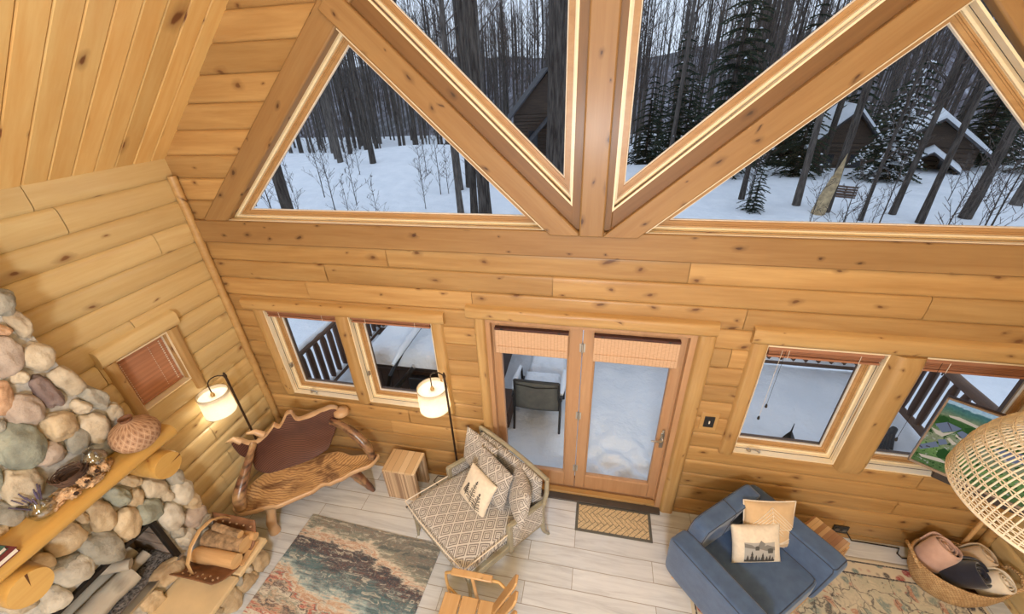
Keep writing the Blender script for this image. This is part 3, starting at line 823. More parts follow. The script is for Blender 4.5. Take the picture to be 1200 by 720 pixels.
# far trunks: uncountable
m = MB()
for i in range(1500):
    az = rt_.uniform(-64, 66); d = 52+66*rt_.random(); x = d*sin(radians(az)); y = -2.9+d*cos(radians(az))
    if y < 38: continue
    z = max(hz(x, y)-1.2, gz(x, min(y, 60))) if y > 46 else gz(x, y)
    H = rt_.uniform(10, 19); r = rt_.uniform(.06, .17); lx = rt_.uniform(-.6, .6)
    m.tube([(x, y, z-.5), (x+lx*.5, y, z+H*.5), (x+lx, y, z+H)], [r, r*.7, .02], 3, cap=False)
    for k in range(9):
        t = rt_.uniform(.4, .97); w = rt_.uniform(0, 6.28); L = H*.22*(1.15-t)
        p = V((x+lx*t, y, z+H*t)); m.tube([p, p+V((cos(w)*L*.6, sin(w)*L*.4, L))], [r*.3, .01], 3, cap=False)
tag(m.build('distant_woods', M['barkg'], smooth=False), 'hazy mass of far bare trees covering the distant hillside', 'woods', kind='stuff')

# evergreens
def needle_mat():
    q = NT('hemlock_needles'); f = q.noise(q.coord(), 1.5, 4)
    q.col(q.ramp(f, [(.3, lin(38, 48, 40)), (.7, lin(66, 76, 62))])); return q.set(.9, spec=.1)
M['needles'] = needle_mat()
def evergreen(name, label, seed, H, R, group=None, snow=0.0):
    rd = random.Random(seed); t = thing(name, label, 'evergreen', (0, 0, 0), 0, group)
    m = MB(); m.tube([(0, 0, -.4), (0, 0, H*.5), (0, 0, H*.98)], [.02*H, .013*H, .01], 8); m.build('trunk', M['barkd'], t)
    m = MB(); sn = MB(); z = H*.06
    while z < H*.97:
        tt = z/H; L0 = R*(1-tt)**.8+.12; nb = max(5, int(9*(1-tt)+4)); ph = rd.uniform(0, 6)
        for b in range(nb):
            w = ph+2*pi*b/nb+rd.uniform(-.25, .25); L = L0*rd.uniform(.5, 1.15); k = int(L/.17)+2
            d = V((cos(w), sin(w), 0)); sd = V((-sin(w), cos(w), 0)); zj = rd.uniform(-.05, .05)*H*.6*(1-tt)
            for i in range(k):
                s = (i+.5)/k; p = d*L*s+V((0, 0, z+zj+.1*s*L-.42*s*s*L)); wd = .26*L*(1.05-s)+.05
                for sg in (-1, 1):
                    e = (sd*sg+d*.75+V((0, 0, rd.uniform(-.5, .1)))).normalized(); u = d*.06+V((0, 0, rd.uniform(-.02, .03)))
                    q = p+e*wd
                    m.add([p-u, p+u, q+u*.5, q-u*.5], [(0, 1, 2, 3)])
                m.add([p-V((0, 0, .035)), p+V((0, 0, .035)), p+d*.2+V((0, 0, -.02)), p+d*.2+V((0, 0, -.08))], [(0, 1, 2, 3)])
                if snow and rd.random() < snow*(.3+s):
                    c = p+V((0, 0, .045)); rr = wd*rd.uniform(.35, .75)
                    vs = [c+V((cos(a)*rr*rd.uniform(.7, 1.1), sin(a)*rr*rd.uniform(.7, 1.1), -.03)) for a in [j*1.047 for j in range(6)]]+[c+V((0, 0, .05))]
                    sn.add(vs, [(j, (j+1) % 6, 6) for j in range(6)])
        z += H*.045+.05
    m.build('foliage', M['needles'], t, smooth=False)
    if snow: sn.build('snow_load', M['snow'], t, smooth=False)
    return t
sps = evergreen('spruce_tree', 'snow dusted spruce standing left of the far cabin in the right triangle', 5, 5.6, 1.75, snow=.55); sps.location = (14.0, 21.4, gz(14, 21.4)-.1)
LE = 'dark hemlock among the shaded woods right of the king post'
GE = 'dark hemlocks right of the king post'
h1 = evergreen('hemlock_tree', LE, 8, 9.5, 2.3, GE, snow=.03); h2 = evergreen('hemlock_tree', LE, 9, 7.0, 2.0, GE, snow=.04)
spots = [(4.4, 26), (3.3, 31), (6.4, 22.5), (5.6, 29), (8.2, 27), (10.4, 22.5), (11.4, 27.5), (9.6, 32), (13.2, 31), (4.6, 36), (8, 38), (12.2, 37), (16, 35), (20, 33), (17, 40), (22, 39), (23.5, 30), (25.5, 25), (27, 34), (29, 27), (31, 38), (14.8, 27.5), (22.2, 23.5), (26, 20.5), (30, 22)]
for i, (x, y) in enumerate(spots): put([h1, h2][i % 2], x, y, i*2.1, .8+.3*((i*7) % 5)/4, first=i < 2)
dup(h2, (6.4, 15.6, -2.2), 1.0, 'low dark evergreen shrub at the left end of the right triangle', 'x', .42)['group'] = 'low evergreens by the slope'

# cabins in the woods
M['cabinlog'] = wood('weathered_log', lin(96, 70, 52), lin(62, 46, 36), 'X', .8, .1, tone=.2, coat=0)
M['shingle'] = plain('dark_shingle', lin(70, 70, 74), .9, var=.2, scale=6)
M['dullglass'] = plain('dark_window_glass', lin(40, 44, 50), .15)
def cabin(name, label, loc, rz, w, d, h, rh, snow=True, porch=True):
    t = thing(name, label, 'cabin', loc, rz); m = MB(); n = max(8, int(h/.22))
    for i in range(n):
        z = h*(i+.5)/n; m.bx(-w/2, w/2, -d/2, d/2, h*i/n, h*(i+1)/n-.025)
    m.prism([(-w/2, h), (w/2, h), (0, h+rh*.94)], lambda a, b, e: V((a, e, b)), -d/2, d/2)
    m.build('log_walls', M['cabinlog'], t, smooth=False)
    ov = .45
    def slab(th0, th1, mat, nm, ww=w/2+ov, yy=d/2+ov):
        k = rh/(w/2); m = MB()
        m.prism([(-ww, h-k*ov+th0), (0, h+rh+th0), (ww, h-k*ov+th0), (ww, h-k*ov+th1), (0, h+rh+th1), (-ww, h-k*ov+th1)], lambda a, b, e: V((a, e, b)), -yy, yy)
        return m.build(nm, mat, t, smooth=False)
    slab(0, .14, M['shingle'], 'roof')
    if snow: slab(.14, .32, M['snow'], 'roof_snow', w/2+ov-.05, d/2+ov-.03)
    for x in (-w*.22, w*.22):
        m = MB(); m.bx(x-.38, x+.38, -d/2-.05, -d/2+.02, h*.35, h*.8); f = m.build('window_frame', M['cabinlog'], t)
        m = MB(); m.bx(x-.3, x+.3, -d/2-.07, -d/2-.03, h*.39, h*.76); m.build('glass', M['dullglass'], f)
    if porch:
        pw = w*.36; m = MB(); m.prism([(-pw, h*.55), (0, h*.95), (pw, h*.55), (pw, h*.55+.1), (0, h*.95+.1), (-pw, h*.55+.1)], lambda a, b, e: V((a, e, b)), -d/2-1.6, -d/2); m.build('porch_roof', M['shingle'], t, smooth=False)
        if snow:
            m = MB(); m.prism([(-pw, h*.55+.1), (0, h*.95+.1), (pw, h*.55+.1), (pw, h*.55+.26), (0, h*.95+.26), (-pw, h*.55+.26)], lambda a, b, e: V((a, e, b)), -d/2-1.6, -d/2); m.build('porch_snow', M['snow'], t, smooth=False)
        for x in (-pw*.85, pw*.85):
            m = MB(); m.tube([(x, -d/2-1.45, -.3), (x, -d/2-1.45, h*.6)], .08, 8); m.build('porch_post', M['cabinlog'], t)
    return t
cabin('log_cabin', 'dark log cabin with snowy gable and porch roofs behind the right triangle trees', (18.6, 26.4, -2.4), radians(-28), 3.6, 4.2, 2.3, 1.35)
cabin('log_cabin', 'second log cabin with a snowy roof at the far right edge of the right triangle', (24.6, 22.6, -2.0), radians(-40), 3.4, 4, 1.9, 1.0, porch=False)
cabin('log_cabin', 'shaded log cabin with white roof edges left of the snow dusted spruce', (14.2, 27.2, -2.6), radians(-10), 3.2, 3.2, 2.6, 1.7, porch=False)
cabin('log_cabin', 'dark brown log cabin half hidden behind the thickest trunk', (-4.3, 30, -2.6), radians(12), 4.6, 5, 4.4, 2.6, snow=False)
# snapped stump and buried steps
m = MB(); rd = random.Random(3)
q = [(8.75, 15.4, -1.5), (8.85, 15.4, -.6), (9.0, 15.4, .2)]
m.tube(q, [.26, .22, .16], 9); m.add([(9.0-.16, 15.4, .2), (9.16, 15.4, .15), (9.1, 15.4, 1.1), (9.02, 15.3, .75)], [(0, 1, 3), (1, 2, 3), (0, 3, 2), (0, 2, 1)])
tag(m.build('snapped_stump', plain('split_wood', lin(176, 154, 118), .8, var=.2), ang=60), 'pale snapped tree stump splintered at the top, right of centre in the snow', 'stump')
st_ = thing('garden_steps', 'short flight of dark steps half buried in snow beside the pale stump', 'steps', (10.6, 17.6, gz(10.6, 17.6)-.05), -.5)
for i in range(5):
    m = MB(); m.box((0, i*.3, .06+i*.05), (.85, .16, .05)); m.build('tread', M['deckwood'], st_)
m = MB(); m.tube([(0, -.05, -.05), (0, 1.25, .22)], .03, 6); m.build('stringer', M['deckwood'], st_)

# ------------------------------------------------------------------ deck
m = MB()
for i in range(18): m.bx(-4.0, 4.15, .21+i*.145, .21+i*.145+.138, -.06, -.02)
m.bx(-4.0, 4.15, .21, 2.8, -.25, -.06)
for x in (-3.9, -1.3, 1.3, 4.0):
    for y in (.5, 2.65): m.bx(x-.07, x+.07, y-.07, y+.07, -1.7, -.2)
struct(m.build('deck', M['deckwood'], smooth=False))
def snowtop(x, y):
    b = .055+.032*nz(x*1.3, y*1.3)+.016*nz(x*4, y*4)
    e = sst(1.3, .25, y)*sst(-.2, .35, x)*sst(1.0, .75, x)
    return b+.12*e*(nz(x*6.5, y*6.5, 2)-.1)
m = MB(); m.grid(240, 80, lambda i, j: (-3.95+8.05*i, .215+2.5*j, snowtop(-3.95+8.05*i, .215+2.5*j)))
tag(m.build('deck_snow', M['snow'], ang=80), 'trodden snow lying over the deck boards outside the door', 'snow', kind='stuff')
def railing(label, p, q, n, snow=True, posts=(0, 1)):
    p = V(p); q = V(q); L = (q-p).length; ang = atan2((q-p).y, (q-p).x)
    t = thing('deck_railing', label, 'railing', p, ang)
    def logx(z, r, nm):
        m = MB(); m.tube([(L*i/14, .008*nz(i*.6, z), z+.008*nz(i*.7, z+5)) for i in range(15)], [r+.006*nz(i, z) for i in range(15)], 10); return m.build(nm, M['deckrail'], t, ang=60)
    logx(.98, .055, 'top_rail'); logx(.16, .045, 'bottom_rail')
    for k in posts:
        m = MB(); m.tube([(L*k, 0, -.3), (L*k, 0, 1.08)], .07, 10); m.build('post', M['deckwood'], t)
    m = MB(); m.tube([(0, 0, .14), (0, 0, .3), (0, 0, .85), (0, 0, .96)], [.028, .042, .044, .028], 8); b0 = m.build('baluster', M['deckwood'], t, ang=60)
    for i in range(n):
        x = L*(i+.7)/(n+.4)
        if i == 0: b0.location = (x, 0, 0)
        else:
            b = b0.copy(); COL.objects.link(b); b.parent = t; b.location = (x, 0, 0); b.rotation_euler = (0, 0, i*1.1)
    if snow:
        m = MB(); m.tube([(L*i/20, 0, 1.03+.01*nz(i*.9, 2)) for i in range(21)], [.04+.012*nz(i*.8, 7) for i in range(21)], 8); m.build('rail_snow', M['snow'], t, ang=80)
        m = MB(); m.tube([(L*i/20, 0, .2+.008*nz(i*.9, 2)) for i in range(21)], [.035+.01*nz(i*.8, 5) for i in range(21)], 8); m.build('rail_snow', M['snow'], t, ang=80)
railing('front log railing of the deck, opposite the patio door', (-3.75, 2.68, 0), (3.95, 2.68, 0), 46, posts=(0, .33, .66))
railing('left log railing of the deck, beside the hot tub', (-3.72, .35, 0), (-3.72, 2.6, 0), 14, posts=(0,))
railing('right log railing of the deck, behind the television', (3.98, .35, 0), (3.98, 2.6, 0), 14, snow=False, posts=(0,))
# hot tub
t = thing('hot_tub', 'snow covered hot tub with dark sides on the left of the deck', 'hot tub', (-2.08, 1.85, .0))
m = MB()
for i in range(14): m.bx(-.87+i*.1246, -.87+i*.1246+.118, -.9, .9, .03, .72)
m.bx(-.86, .86, -.89, .89, .03, .74); m.build('cabinet', plain('dark_panel', lin(74, 56, 48), .6, var=.15), t, smooth=False)
m = MB(); m.box((0, 0, .77), (1.8, 1.86, .09)); m.build('cover', plain('cover_vinyl', lin(58, 46, 42), .5), t, bevel=.03)
m = MB(); 
def snow_cap(w, d, z, h, n=24):
    def f(i, j):
        u = (i-.5)*2; v = (j-.5)*2; e = max(abs(u), abs(v))
        return (u*w, v*d, z+h*(1-e**14)+.02*nz(u*3, v*3)*(1-e**4))
    return f
m.grid(32, 32, snow_cap(.9, .93, .80, .17)); m.build('snow_cap', M['snow'], t, ang=80)
m = MB(); m.box((.05, -.93, .48), (.5, .12, .36)); m.build('control_box', M['blackplastic'], t, bevel=.02)
t = thing('cover_lifter', 'black cover lifter bar capped with snow, lying across the hot tub', 'bar', (-2.33, .55, .03))
m = MB(); m.tube([(-.12, -.02, .0), (-.1, 0, .62), (-.03, .06, .86), (.0, .4, .99), (.05, 1.2, 1.06), (.08, 1.6, 1.1)], .026, 10); m.build('arm', M['black'], t)
m = MB(); m.tube([(-.02, .15, .96), (.0, .4, 1.03), (.05, 1.2, 1.1), (.07, 1.55, 1.14)], [.02, .045, .04, .02], 8); m.build('snow', M['snow'], t, ang=80)
m = MB(); m.tube([(-.1, .0, .55), (.18, .28, .84)], .03, 8); m.build('gas_strut', M['black'], t)
m = MB(); m.box((-1.12, 1.05, .16), (.36, .5, .26)); tag(m.build('tub_step', M['deckwood'], bevel=.02), 'dark step beside the hot tub, seen through the left door pane', 'step')
# lounge chair
t = thing('patio_chair', 'dark sling patio chair with its back to the patio door, seat full of snow', 'patio chair', (-.58, .86, .0))
MF = plain('chair_frame', lin(58, 56, 54), .45, .4); SL = fabric('sling_mesh', lin(92, 94, 92), lin(112, 113, 108), 200, .8, 0)
for s in (-1, 1):
    m = MB(); m.tube([(s*.27, -.02, .84), (s*.272, .0, .6), (s*.275, .03, .38), (s*.275, .3, .35), (s*.275, .62, .37)], .017, 10); m.build('side_rail', MF, t)
    m = MB(); m.tube([(s*.29, -.06, .03), (s*.29, .02, .38), (s*.29, .0, .58)], .016, 10); m.build('rear_leg', MF, t)
    m = MB(); m.tube([(s*.29, .6, .03), (s*.29, .55, .58)], .016, 10); m.build('front_leg', MF, t)
    m = MB(); m.tube([(s*.3, -.02, .58), (s*.31, .2, .6), (s*.3, .56, .58)], .024, 10, flat=.6); a = m.build('armrest', MF, t)
    m = MB(); m.tube([(s*.3, .05, .62), (s*.31, .2, .645), (s*.3, .52, .62)], [.02, .04, .025], 8); m.build('arm_snow', M['snow'], a, ang=80)
m = MB(); m.tube([(-.27, -.02, .84), (-.1, -.035, .85), (.1, -.035, .85), (.27, -.02, .84)], .017, 8); m.build('top_rail', MF, t)
m = MB(); m.grid(8, 10, lambda i, j: ((i-.5)*.53, .03*j-.02+.02*sin(pi*i)*-1, .84-.46*j)); m.build('back_sling', SL, t, solid=.006)
m = MB(); m.tube([(-.27, -.024, .78), (0, -.05, .765), (.27, -.024, .78)], .007, 6); m.build('sling_seam', MF, t)
m = MB(); m.grid(6, 8, lambda i, j: ((i-.5)*.53, .05+.56*j, .36-.02*sin(pi*j))); m.build('seat_sling', SL, t, solid=.006)
m = MB(); m.grid(18, 18, lambda i, j: tuple(a+b for a, b in zip(snow_cap(.26, .29, .36, .15)(i, j), (0, .35, 0)))); m.build('seat_snow', M['snow'], t, ang=80)
t = thing('ottoman', 'low footstool buried under a square block of snow beyond the patio chair', 'ottoman', (-.55, 1.82, 0))
m = MB(); m.box((0, 0, .3), (.5, .5, .06)); m.build('top', MF, t, bevel=.01)
for a in (-.2, .2):
    for b in (-.2, .2): m = MB(); m.tube([(a, b, .02), (a, b, .3)], .018, 8); m.build('leg', MF, t)
m = MB(); m.grid(20, 20, snow_cap(.27, .28, .325, .15)); m.build('snow_cap', M['snow'], t, ang=80)
# things poking from the snow right of the door
t = thing('lantern', 'dark pointed lantern cap poking out of the deck snow outside the right window', 'lantern', (2.47, 1.18, -.01))
m = MB(); m.lathe([(.1, 0), (.1, .03), (.012, .2), (.004, .33)], 4); m.build('cap', M['black'], t, smooth=False)
m = MB(); m.box((0, 0, -.02), (.15, .15, .06)); m.build('body', M['black'], t)
m = MB(); rd = random.Random(2)
for k in range(4): m.tube([(3.4+.05*k, 1.16+.02*k, .06), (3.46+.05*k, 1.28+.03*k, .16), (3.58+.035*k, 1.38+.02*k, .12+.02*k)], [.045, .05, .035], 8)
tag(m.build('dark_bundle', M['blackplastic'], ang=70), 'dark rounded bundle half buried in snow just right of the thick window post', 'bundle')
# ------------------------------------------------------------------ stone fireplace
STONES=[(-1.488,3.008,.04,-.022,-.034,-.065,'g'),(-1.493,2.866,.015,-.089,-.038,-.021,'b'),(-1.576,2.877,.027,-.035,-.018,-.022,'o'),(-1.632,2.731,.057,-.042,-.05,-.097,'p'),(-1.52,2.649,.043,-.076,-.057,-.061,'b'),(-1.644,2.583,.029,-.024,-.019,-.036,'b'),(-1.588,2.421,.02,-.125,-.047,-.023,'u'),(-1.478,2.413,.027,-.111,-.049,-.028,'b'),(-1.409,2.211,.041,-.096,-.04,-.034,'g'),(-1.5,2.211,.036,-.05,-.026,-.036,'b'),(-1.719,2.388,.06,-.057,-.045,-.088,'p'),(-1.753,2.527,.032,-.029,-.044,-.084,'o'),(-1.644,2.184,.078,-.051,-.033,-.093,'t'),(-1.507,2.019,.062,-.064,-.049,-.097,'b'),(-1.84,2.194,.071,-.081,-.062,-.121,'n'),(-1.758,2.054,.072,-.03,-.018,-.075,'p'),(-1.616,2.014,.047,-.051,-.04,-.078,'g'),(-1.363,2.041,.032,-.031,-.028,-.056,'b'),(-1.546,1.852,.068,-.012,-.006,-.068,'g'),(-1.839,2.384,.015,-.016,-.018,-.036,'g'),(-1.944,1.977,.06,-.08,-.053,-.103,'b'),(-1.995,2.106,.016,-.021,-.033,-.063,'n'),(-2.059,1.89,.04,-.091,-.036,-.051,'g'),(-2.126,1.821,.034,-.02,-.009,-.033,'t'),(-1.768,1.414,.052,-.079,-.048,-.095,'t'),(-1.692,1.215,.035,-.091,-.076,-.086,'t'),(-1.964,1.472,.093,-.027,-.012,-.095,'t'),(-1.867,1.217,.085,-.103,-.043,-.123,'g'),(-2.038,1.336,.064,-.027,-.007,-.048,'g'),(-2.042,1.239,.092,-.059,-.022,-.111,'w'),(-2.107,1.463,.046,-.036,-.019,-.074,'t'),(-2.187,1.171,.066,-.034,-.016,-.097,'w'),(-2.288,1.327,.051,-.06,-.017,-.052,'b'),(-1.842,1.518,.018,-.027,-.019,-.038,'t'),(-1.634,1.456,.047,-.066,-.032,-.063,'n'),(-1.517,1.485,.043,-.056,-.021,-.042,'t'),(-1.562,1.345,.024,-.055,-.043,-.048,'t'),(-1.438,1.289,.06,-.081,-.037,-.075,'b'),(-1.552,1.173,.089,-.05,-.015,-.114,'n'),(-1.4,1.141,.032,-.044,-.023,-.046,'b'),(-1.287,1.228,.044,-.056,-.033,-.066,'g'),(-1.307,1.057,.042,-.103,-.077,-.065,'w'),(-1.455,.951,.063,-.095,-.049,-.099,'w'),(-1.281,.905,.046,-.065,-.034,-.07,'t'),(-1.332,.764,.091,-.033,.001,-.111,'p'),(-1.311,.644,.075,-.018,.004,-.075,'g'),(-1.482,.767,.043,-.036,-.011,-.062,'g'),(-1.453,.657,.069,-.017,.003,-.082,'w'),(-1.324,.522,.031,-.051,-.025,-.051,'g'),(-1.678,.532,.104,-.014,.004,-.092,'t'),(-1.868,.468,.076,-.026,-.002,-.098,'t')]
BASE=[(-1.293,.134,.066,-.12,-.044,-.093,'t'),(-1.468,.105,.088,-.031,.01,-.103,'t'),(-1.64,.199,.065,-.138,-.058,-.121,'t'),(-1.411,.225,.033,-.062,-.021,-.045,'b'),(-1.518,.233,.025,-.05,-.031,-.065,'g'),(-1.755,.222,.034,-.076,-.017,-.034,'t')]
def stone_mat(name, c1, c2, c3):
    q = NT(name); v = q.coord(); oi = q.n('ShaderNodeObjectInfo')
    off = q.n('ShaderNodeVectorMath', operation='ADD'); q.l(v, off.inputs[0]); q.l(q.math('MULTIPLY', oi.outputs['Random'], 20.0), off.inputs[1])
    a = q.noise(off.outputs[0], 5, 6, .6, .4); b = q.noise(off.outputs[0], 38, 6, .7)
    c = q.ramp(a, [(.3, c1), (.52, c2), (.72, c3)])
    t = q.ramp(oi.outputs['Random'], [(0, (.88, .88, .88, 1)), (1, (1.06, 1.06, 1.06, 1))]); c = q.mix(1, c, t, 'MULTIPLY')
    c = q.mix(q.math('MULTIPLY', q.ramp(b, [(.55, (0, 0, 0, 1)), (.72, (1, 1, 1, 1))]), .3), c, tuple(x*.6 for x in c1[:3])+(1,))
    q.col(c); q.bump(q.math('ADD', a, q.math('MULTIPLY', b, .5)), .8, .02); return q.set(.8, spec=.25)
SM = dict(g=stone_mat('stone_grey', lin(138, 136, 126), lin(168, 164, 152), lin(196, 190, 176)), b=stone_mat('stone_beige', lin(168, 152, 130), lin(204, 190, 166), lin(226, 214, 192)),
          o=stone_mat('stone_orange', lin(172, 130, 100), lin(212, 172, 138), lin(224, 194, 164)), p=stone_mat('stone_pink', lin(160, 142, 130), lin(192, 176, 162), lin(210, 196, 182)),
          u=stone_mat('stone_mauve', lin(118, 100, 98), lin(148, 130, 126), lin(172, 156, 148)), t=stone_mat('stone_tan', lin(176, 150, 118), lin(210, 188, 154), lin(228, 210, 180)),
          n=stone_mat('stone_green', lin(132, 136, 126), lin(162, 166, 152), lin(190, 190, 174)), w=stone_mat('stone_pale', lin(184, 176, 160), lin(212, 204, 188), lin(230, 224, 210)))
M['mortar'] = plain('mortar', lin(192, 188, 180), .95, var=.12, scale=30, bump=.5)
_b = bmesh.new(); bmesh.ops.create_icosphere(_b, subdivisions=4, radius=1); ICO_V = [v.co.copy() for v in _b.verts]; ICO_F = [tuple(v.index for v in f.verts) for f in _b.faces]; _b.free()
def stone(mb, c, va, vb, nrm, dep, seed):
    vs = []; fl = 0
    for p in ICO_V:
        s = lambda q: math.copysign(abs(q)**.82, q)
        k = 1+.24*nz(p.x*1.1+seed, p.y*1.1, p.z*1.1+seed*.7)+.11*nz(p.x*2.6+seed, p.y*2.6, p.z*2.6)+.03*nz(p.x*6+seed, p.y*6, p.z*6)
        zz = s(p.z)*k*(1+.18*nz(p.x*1.6, p.y*1.6+seed))
        vs.append(c+va*(s(p.x)*k)+vb*(s(p.y)*k)+nrm*(zz*dep))
    mb.add(vs, ICO_F)
fp = thing('stone_fireplace', 'tall river stone fireplace with raised hearth against the left log wall', 'fireplace', (-3.3, -2.2, 0))
FO_ = V(fp.location)
def L(m): m.M = Matrix.Translation(-FO_); return m
def ye(z): return lerp_tab(z, [(0, -1.22), (1.3, -1.22), (1.7, -1.28), (2.0, -1.36), (2.35, -1.43), (2.6, -1.47), (3.6, -1.48)])
XF = -3.325
m = L(MB()); ys = [-4.2, -3.4, -2.62, -2.2, -1.9, -1.555]; zs = [.36, .58, .8, 1.065, 1.3, 1.6, 1.9, 2.2, 2.5, 2.8, 3.1, 3.5]
for j in range(len(zs)-1):
    for i in range(len(ys)):
        a = ys[i]
        if -2.65 < a < -1.6 and .5 < zs[j] < 1.0 : continue
        b0 = ys[i+1] if i+1 < len(ys) else ye(zs[j]); b1 = ys[i+1] if i+1 < len(ys) else ye(zs[j+1])
        m.add([(XF, a, zs[j]), (XF, b0, zs[j]), (XF, b1, zs[j+1]), (XF, a, zs[j+1])], [(0, 1, 2, 3)])
    m.add([(XF, ye(zs[j]), zs[j]), (-3.6, ye(zs[j]), zs[j]), (-3.6, ye(zs[j+1]), zs[j+1]), (XF, ye(zs[j+1]), zs[j+1])], [(0, 1, 2, 3)])
m.bx(-3.6, -2.93, -4.2, -1.21, 0, .36)
m.build('mortar_body', M['mortar'], fp, weld=True)
def put_stone(y, z, a1, a2, b1, b2, c, X, dep, seed):
    m = L(MB()); k = 1.04
    stone(m, V((X, y, z)), V((0, a1*k, a2*k)), V((0, b1*k, b2*k)), V((1, 0, 0)), dep, seed)
    m.build('stone', SM[c], fp, ang=180)
for i, (y, z, a1, a2, b1, b2, c) in enumerate(STONES):
    d = min(.075, .03+.45*min(sqrt(a1*a1+a2*a2), sqrt(b1*b1+b2*b2)))
    if 1.6 < z < 2.1 : d *= .8
    put_stone(y, z, a1, a2, b1, b2, c, -3.315, d, i*3.7)
for i, (y, z, a1, a2, b1, b2, c) in enumerate(BASE): put_stone(y, z, a1, a2, b1, b2, c, -2.93, .06, 300+i*2.9)
rd = random.Random(8); PL = [(s[0], s[1], (abs(s[2])+abs(s[3])+abs(s[4])+abs(s[5]))/2*.75) for s in STONES]; added = 0
for tr in range(4000):
    if added >= 43: break
    y = rd.uniform(-3.6, -1.5); z = rd.uniform(.5, 3.4); r = rd.uniform(.10, .17)
    if y > ye(z)-r or (y > -2.12 and z < 2.75) or (-2.62-r < y < -1.55+r and .45-r < z < 1.07+r) or (1.66-r < z < 1.82+r*.6) or (z > 2.0 and y > -1.9 and z < 2.8): continue
    if abs(y+2.27) < .11+r and abs(z-1.585) < .11+r: continue
    if any((y-p[0])**2+(z-p[1])**2 < ((r+p[2])*.92)**2 for p in PL): continue
    w = rd.uniform(0, 3.14); r2 = r*rd.uniform(.65, 1)
    put_stone(y, z, r*cos(w), r*sin(w), -r2*sin(w), r2*cos(w), rd.choice('gbtpwn'), -3.315, .06, tr*1.3); PL.append((y, z, r*.95)); added += 1
# hearth slabs
sl = plain('hearth_slab_stone', lin(224, 200, 158), .7, var=.07, scale=3, bump=.2)
for (y0, y1) in ((-1.545, -1.215), (-4.1, -1.555)):
    m = L(MB()); m.bx(-3.32, -2.80, y0, y1, .35, .40); m.build('hearth_slab', sl, fp, bevel=.012)
# firebox
fb = plain('firebox_panel', lin(158, 142, 130), .8, var=.25, scale=5, bump=.3)
m = L(MB()); X0, X1, Y0, Y1, Z0, Z1 = -3.76, -3.33, -2.6, -1.57, .575, 1.07
m.add([(X0, Y0, Z0), (X0, Y1, Z0), (X0, Y1, Z1), (X0, Y0, Z1), (X1, Y0, Z0), (X1, Y1, Z0), (X1, Y1, Z1), (X1, Y0, Z1)], [(0, 1, 2, 3), (1, 5, 6, 2), (0, 4, 7, 3), (3, 2, 6, 7), (0, 1, 5, 4)])
for z in (.72, .87, 1.0): m.bx(X0+.02, X1-.03, Y1-.008, Y1-.004, z, z+.005)
for z in (.72, .87, 1.0): m.bx(X0+.004, X0+.008, Y0+.05, Y1-.05, z, z+.005)
o = m.build('firebox', fb, fp, smooth=False)
m = L(MB()); m.bx(-3.345, -3.29, -1.59, -1.555, .575, 1.09); m.bx(-3.345, -3.29, -2.62, -1.555, 1.055, 1.09); m.bx(-3.345, -3.29, -2.62, -2.585, .575, 1.09); m.build('black_surround', M['black'], fp, bevel=.004)
m = L(MB()); m.bx(-3.345, -3.275, -2.62, -1.55, .565, .59); m.build('sill_strip', M['chrome'], fp, bevel=.003)
# mantel shelf and log corbels
m = L(MB()); n = 40; prof = [(-3.36, 1.685), (-3.16, 1.685), (-3.105, 1.695), (-3.082, 1.72), (-3.078, 1.75), (-3.09, 1.785), (-3.115, 1.80), (-3.36, 1.80)]
vs = []
for i in range(n):
    y = -1.225-(2.7*i/(n-1))
    for k, (x, z) in enumerate(prof):
        dx = (.012*nz(y*1.6, 3)+.006*nz(y*5, k)) if 1 <= k <= 6 else 0
        vs.append((x+dx, y, z+(.004*nz(y*2, k) if 0 < k < 6 else 0)))
k = len(prof); m.add(vs, [(i*k+j, i*k+(j+1) % k, (i+1)*k+(j+1) % k, (i+1)*k+j) for i in range(n-1) for j in range(k)]+[tuple(range(k)), tuple((n-1)*k+j for j in range(k))])
m.build('mantel_shelf', M['mantel'], fp, ang=50)
for (y, z, r) in ((-1.405, 1.575, .105), (-2.265, 1.575, .108)):
    m = L(MB()); pr = [(-3.36, r*1.02), (-3.2, r*1.03), (-3.1, r*1.0), (-3.055, r*.985), (-3.043, r*.94)]; vs = []; nn = 28
    for x, q in pr:
        for a in range(nn):
            w = 2*pi*a/nn; e = 1+.03*nz(cos(w)*1.5, sin(w)*1.5, y*9)
            vs.append((x, y+q*e*cos(w), z+q*e*sin(w)))
    m.add(vs, [(i*nn+a, i*nn+(a+1) % nn, (i+1)*nn+(a+1) % nn, (i+1)*nn+a) for i in range(len(pr)-1) for a in range(nn)]+[tuple((len(pr)-1)*nn+a for a in range(nn))])
    c = m.build('log_corbel', M['mantel'], fp, ang=50)
    m = L(MB()); w0 = 1.35 if y < -2 else .1
    m.add([(-3.041, y+.1*r*cos(w0), z+.1*r*sin(w0)), (-3.041, y+.94*r*cos(w0-.07), z+.94*r*sin(w0-.07)), (-3.041, y+.94*r*cos(w0+.07), z+.94*r*sin(w0+.07))], [(0, 1, 2)])
    m.build('drying_check', plain('dark_crack', lin(96, 60, 30), .9), c, smooth=False)
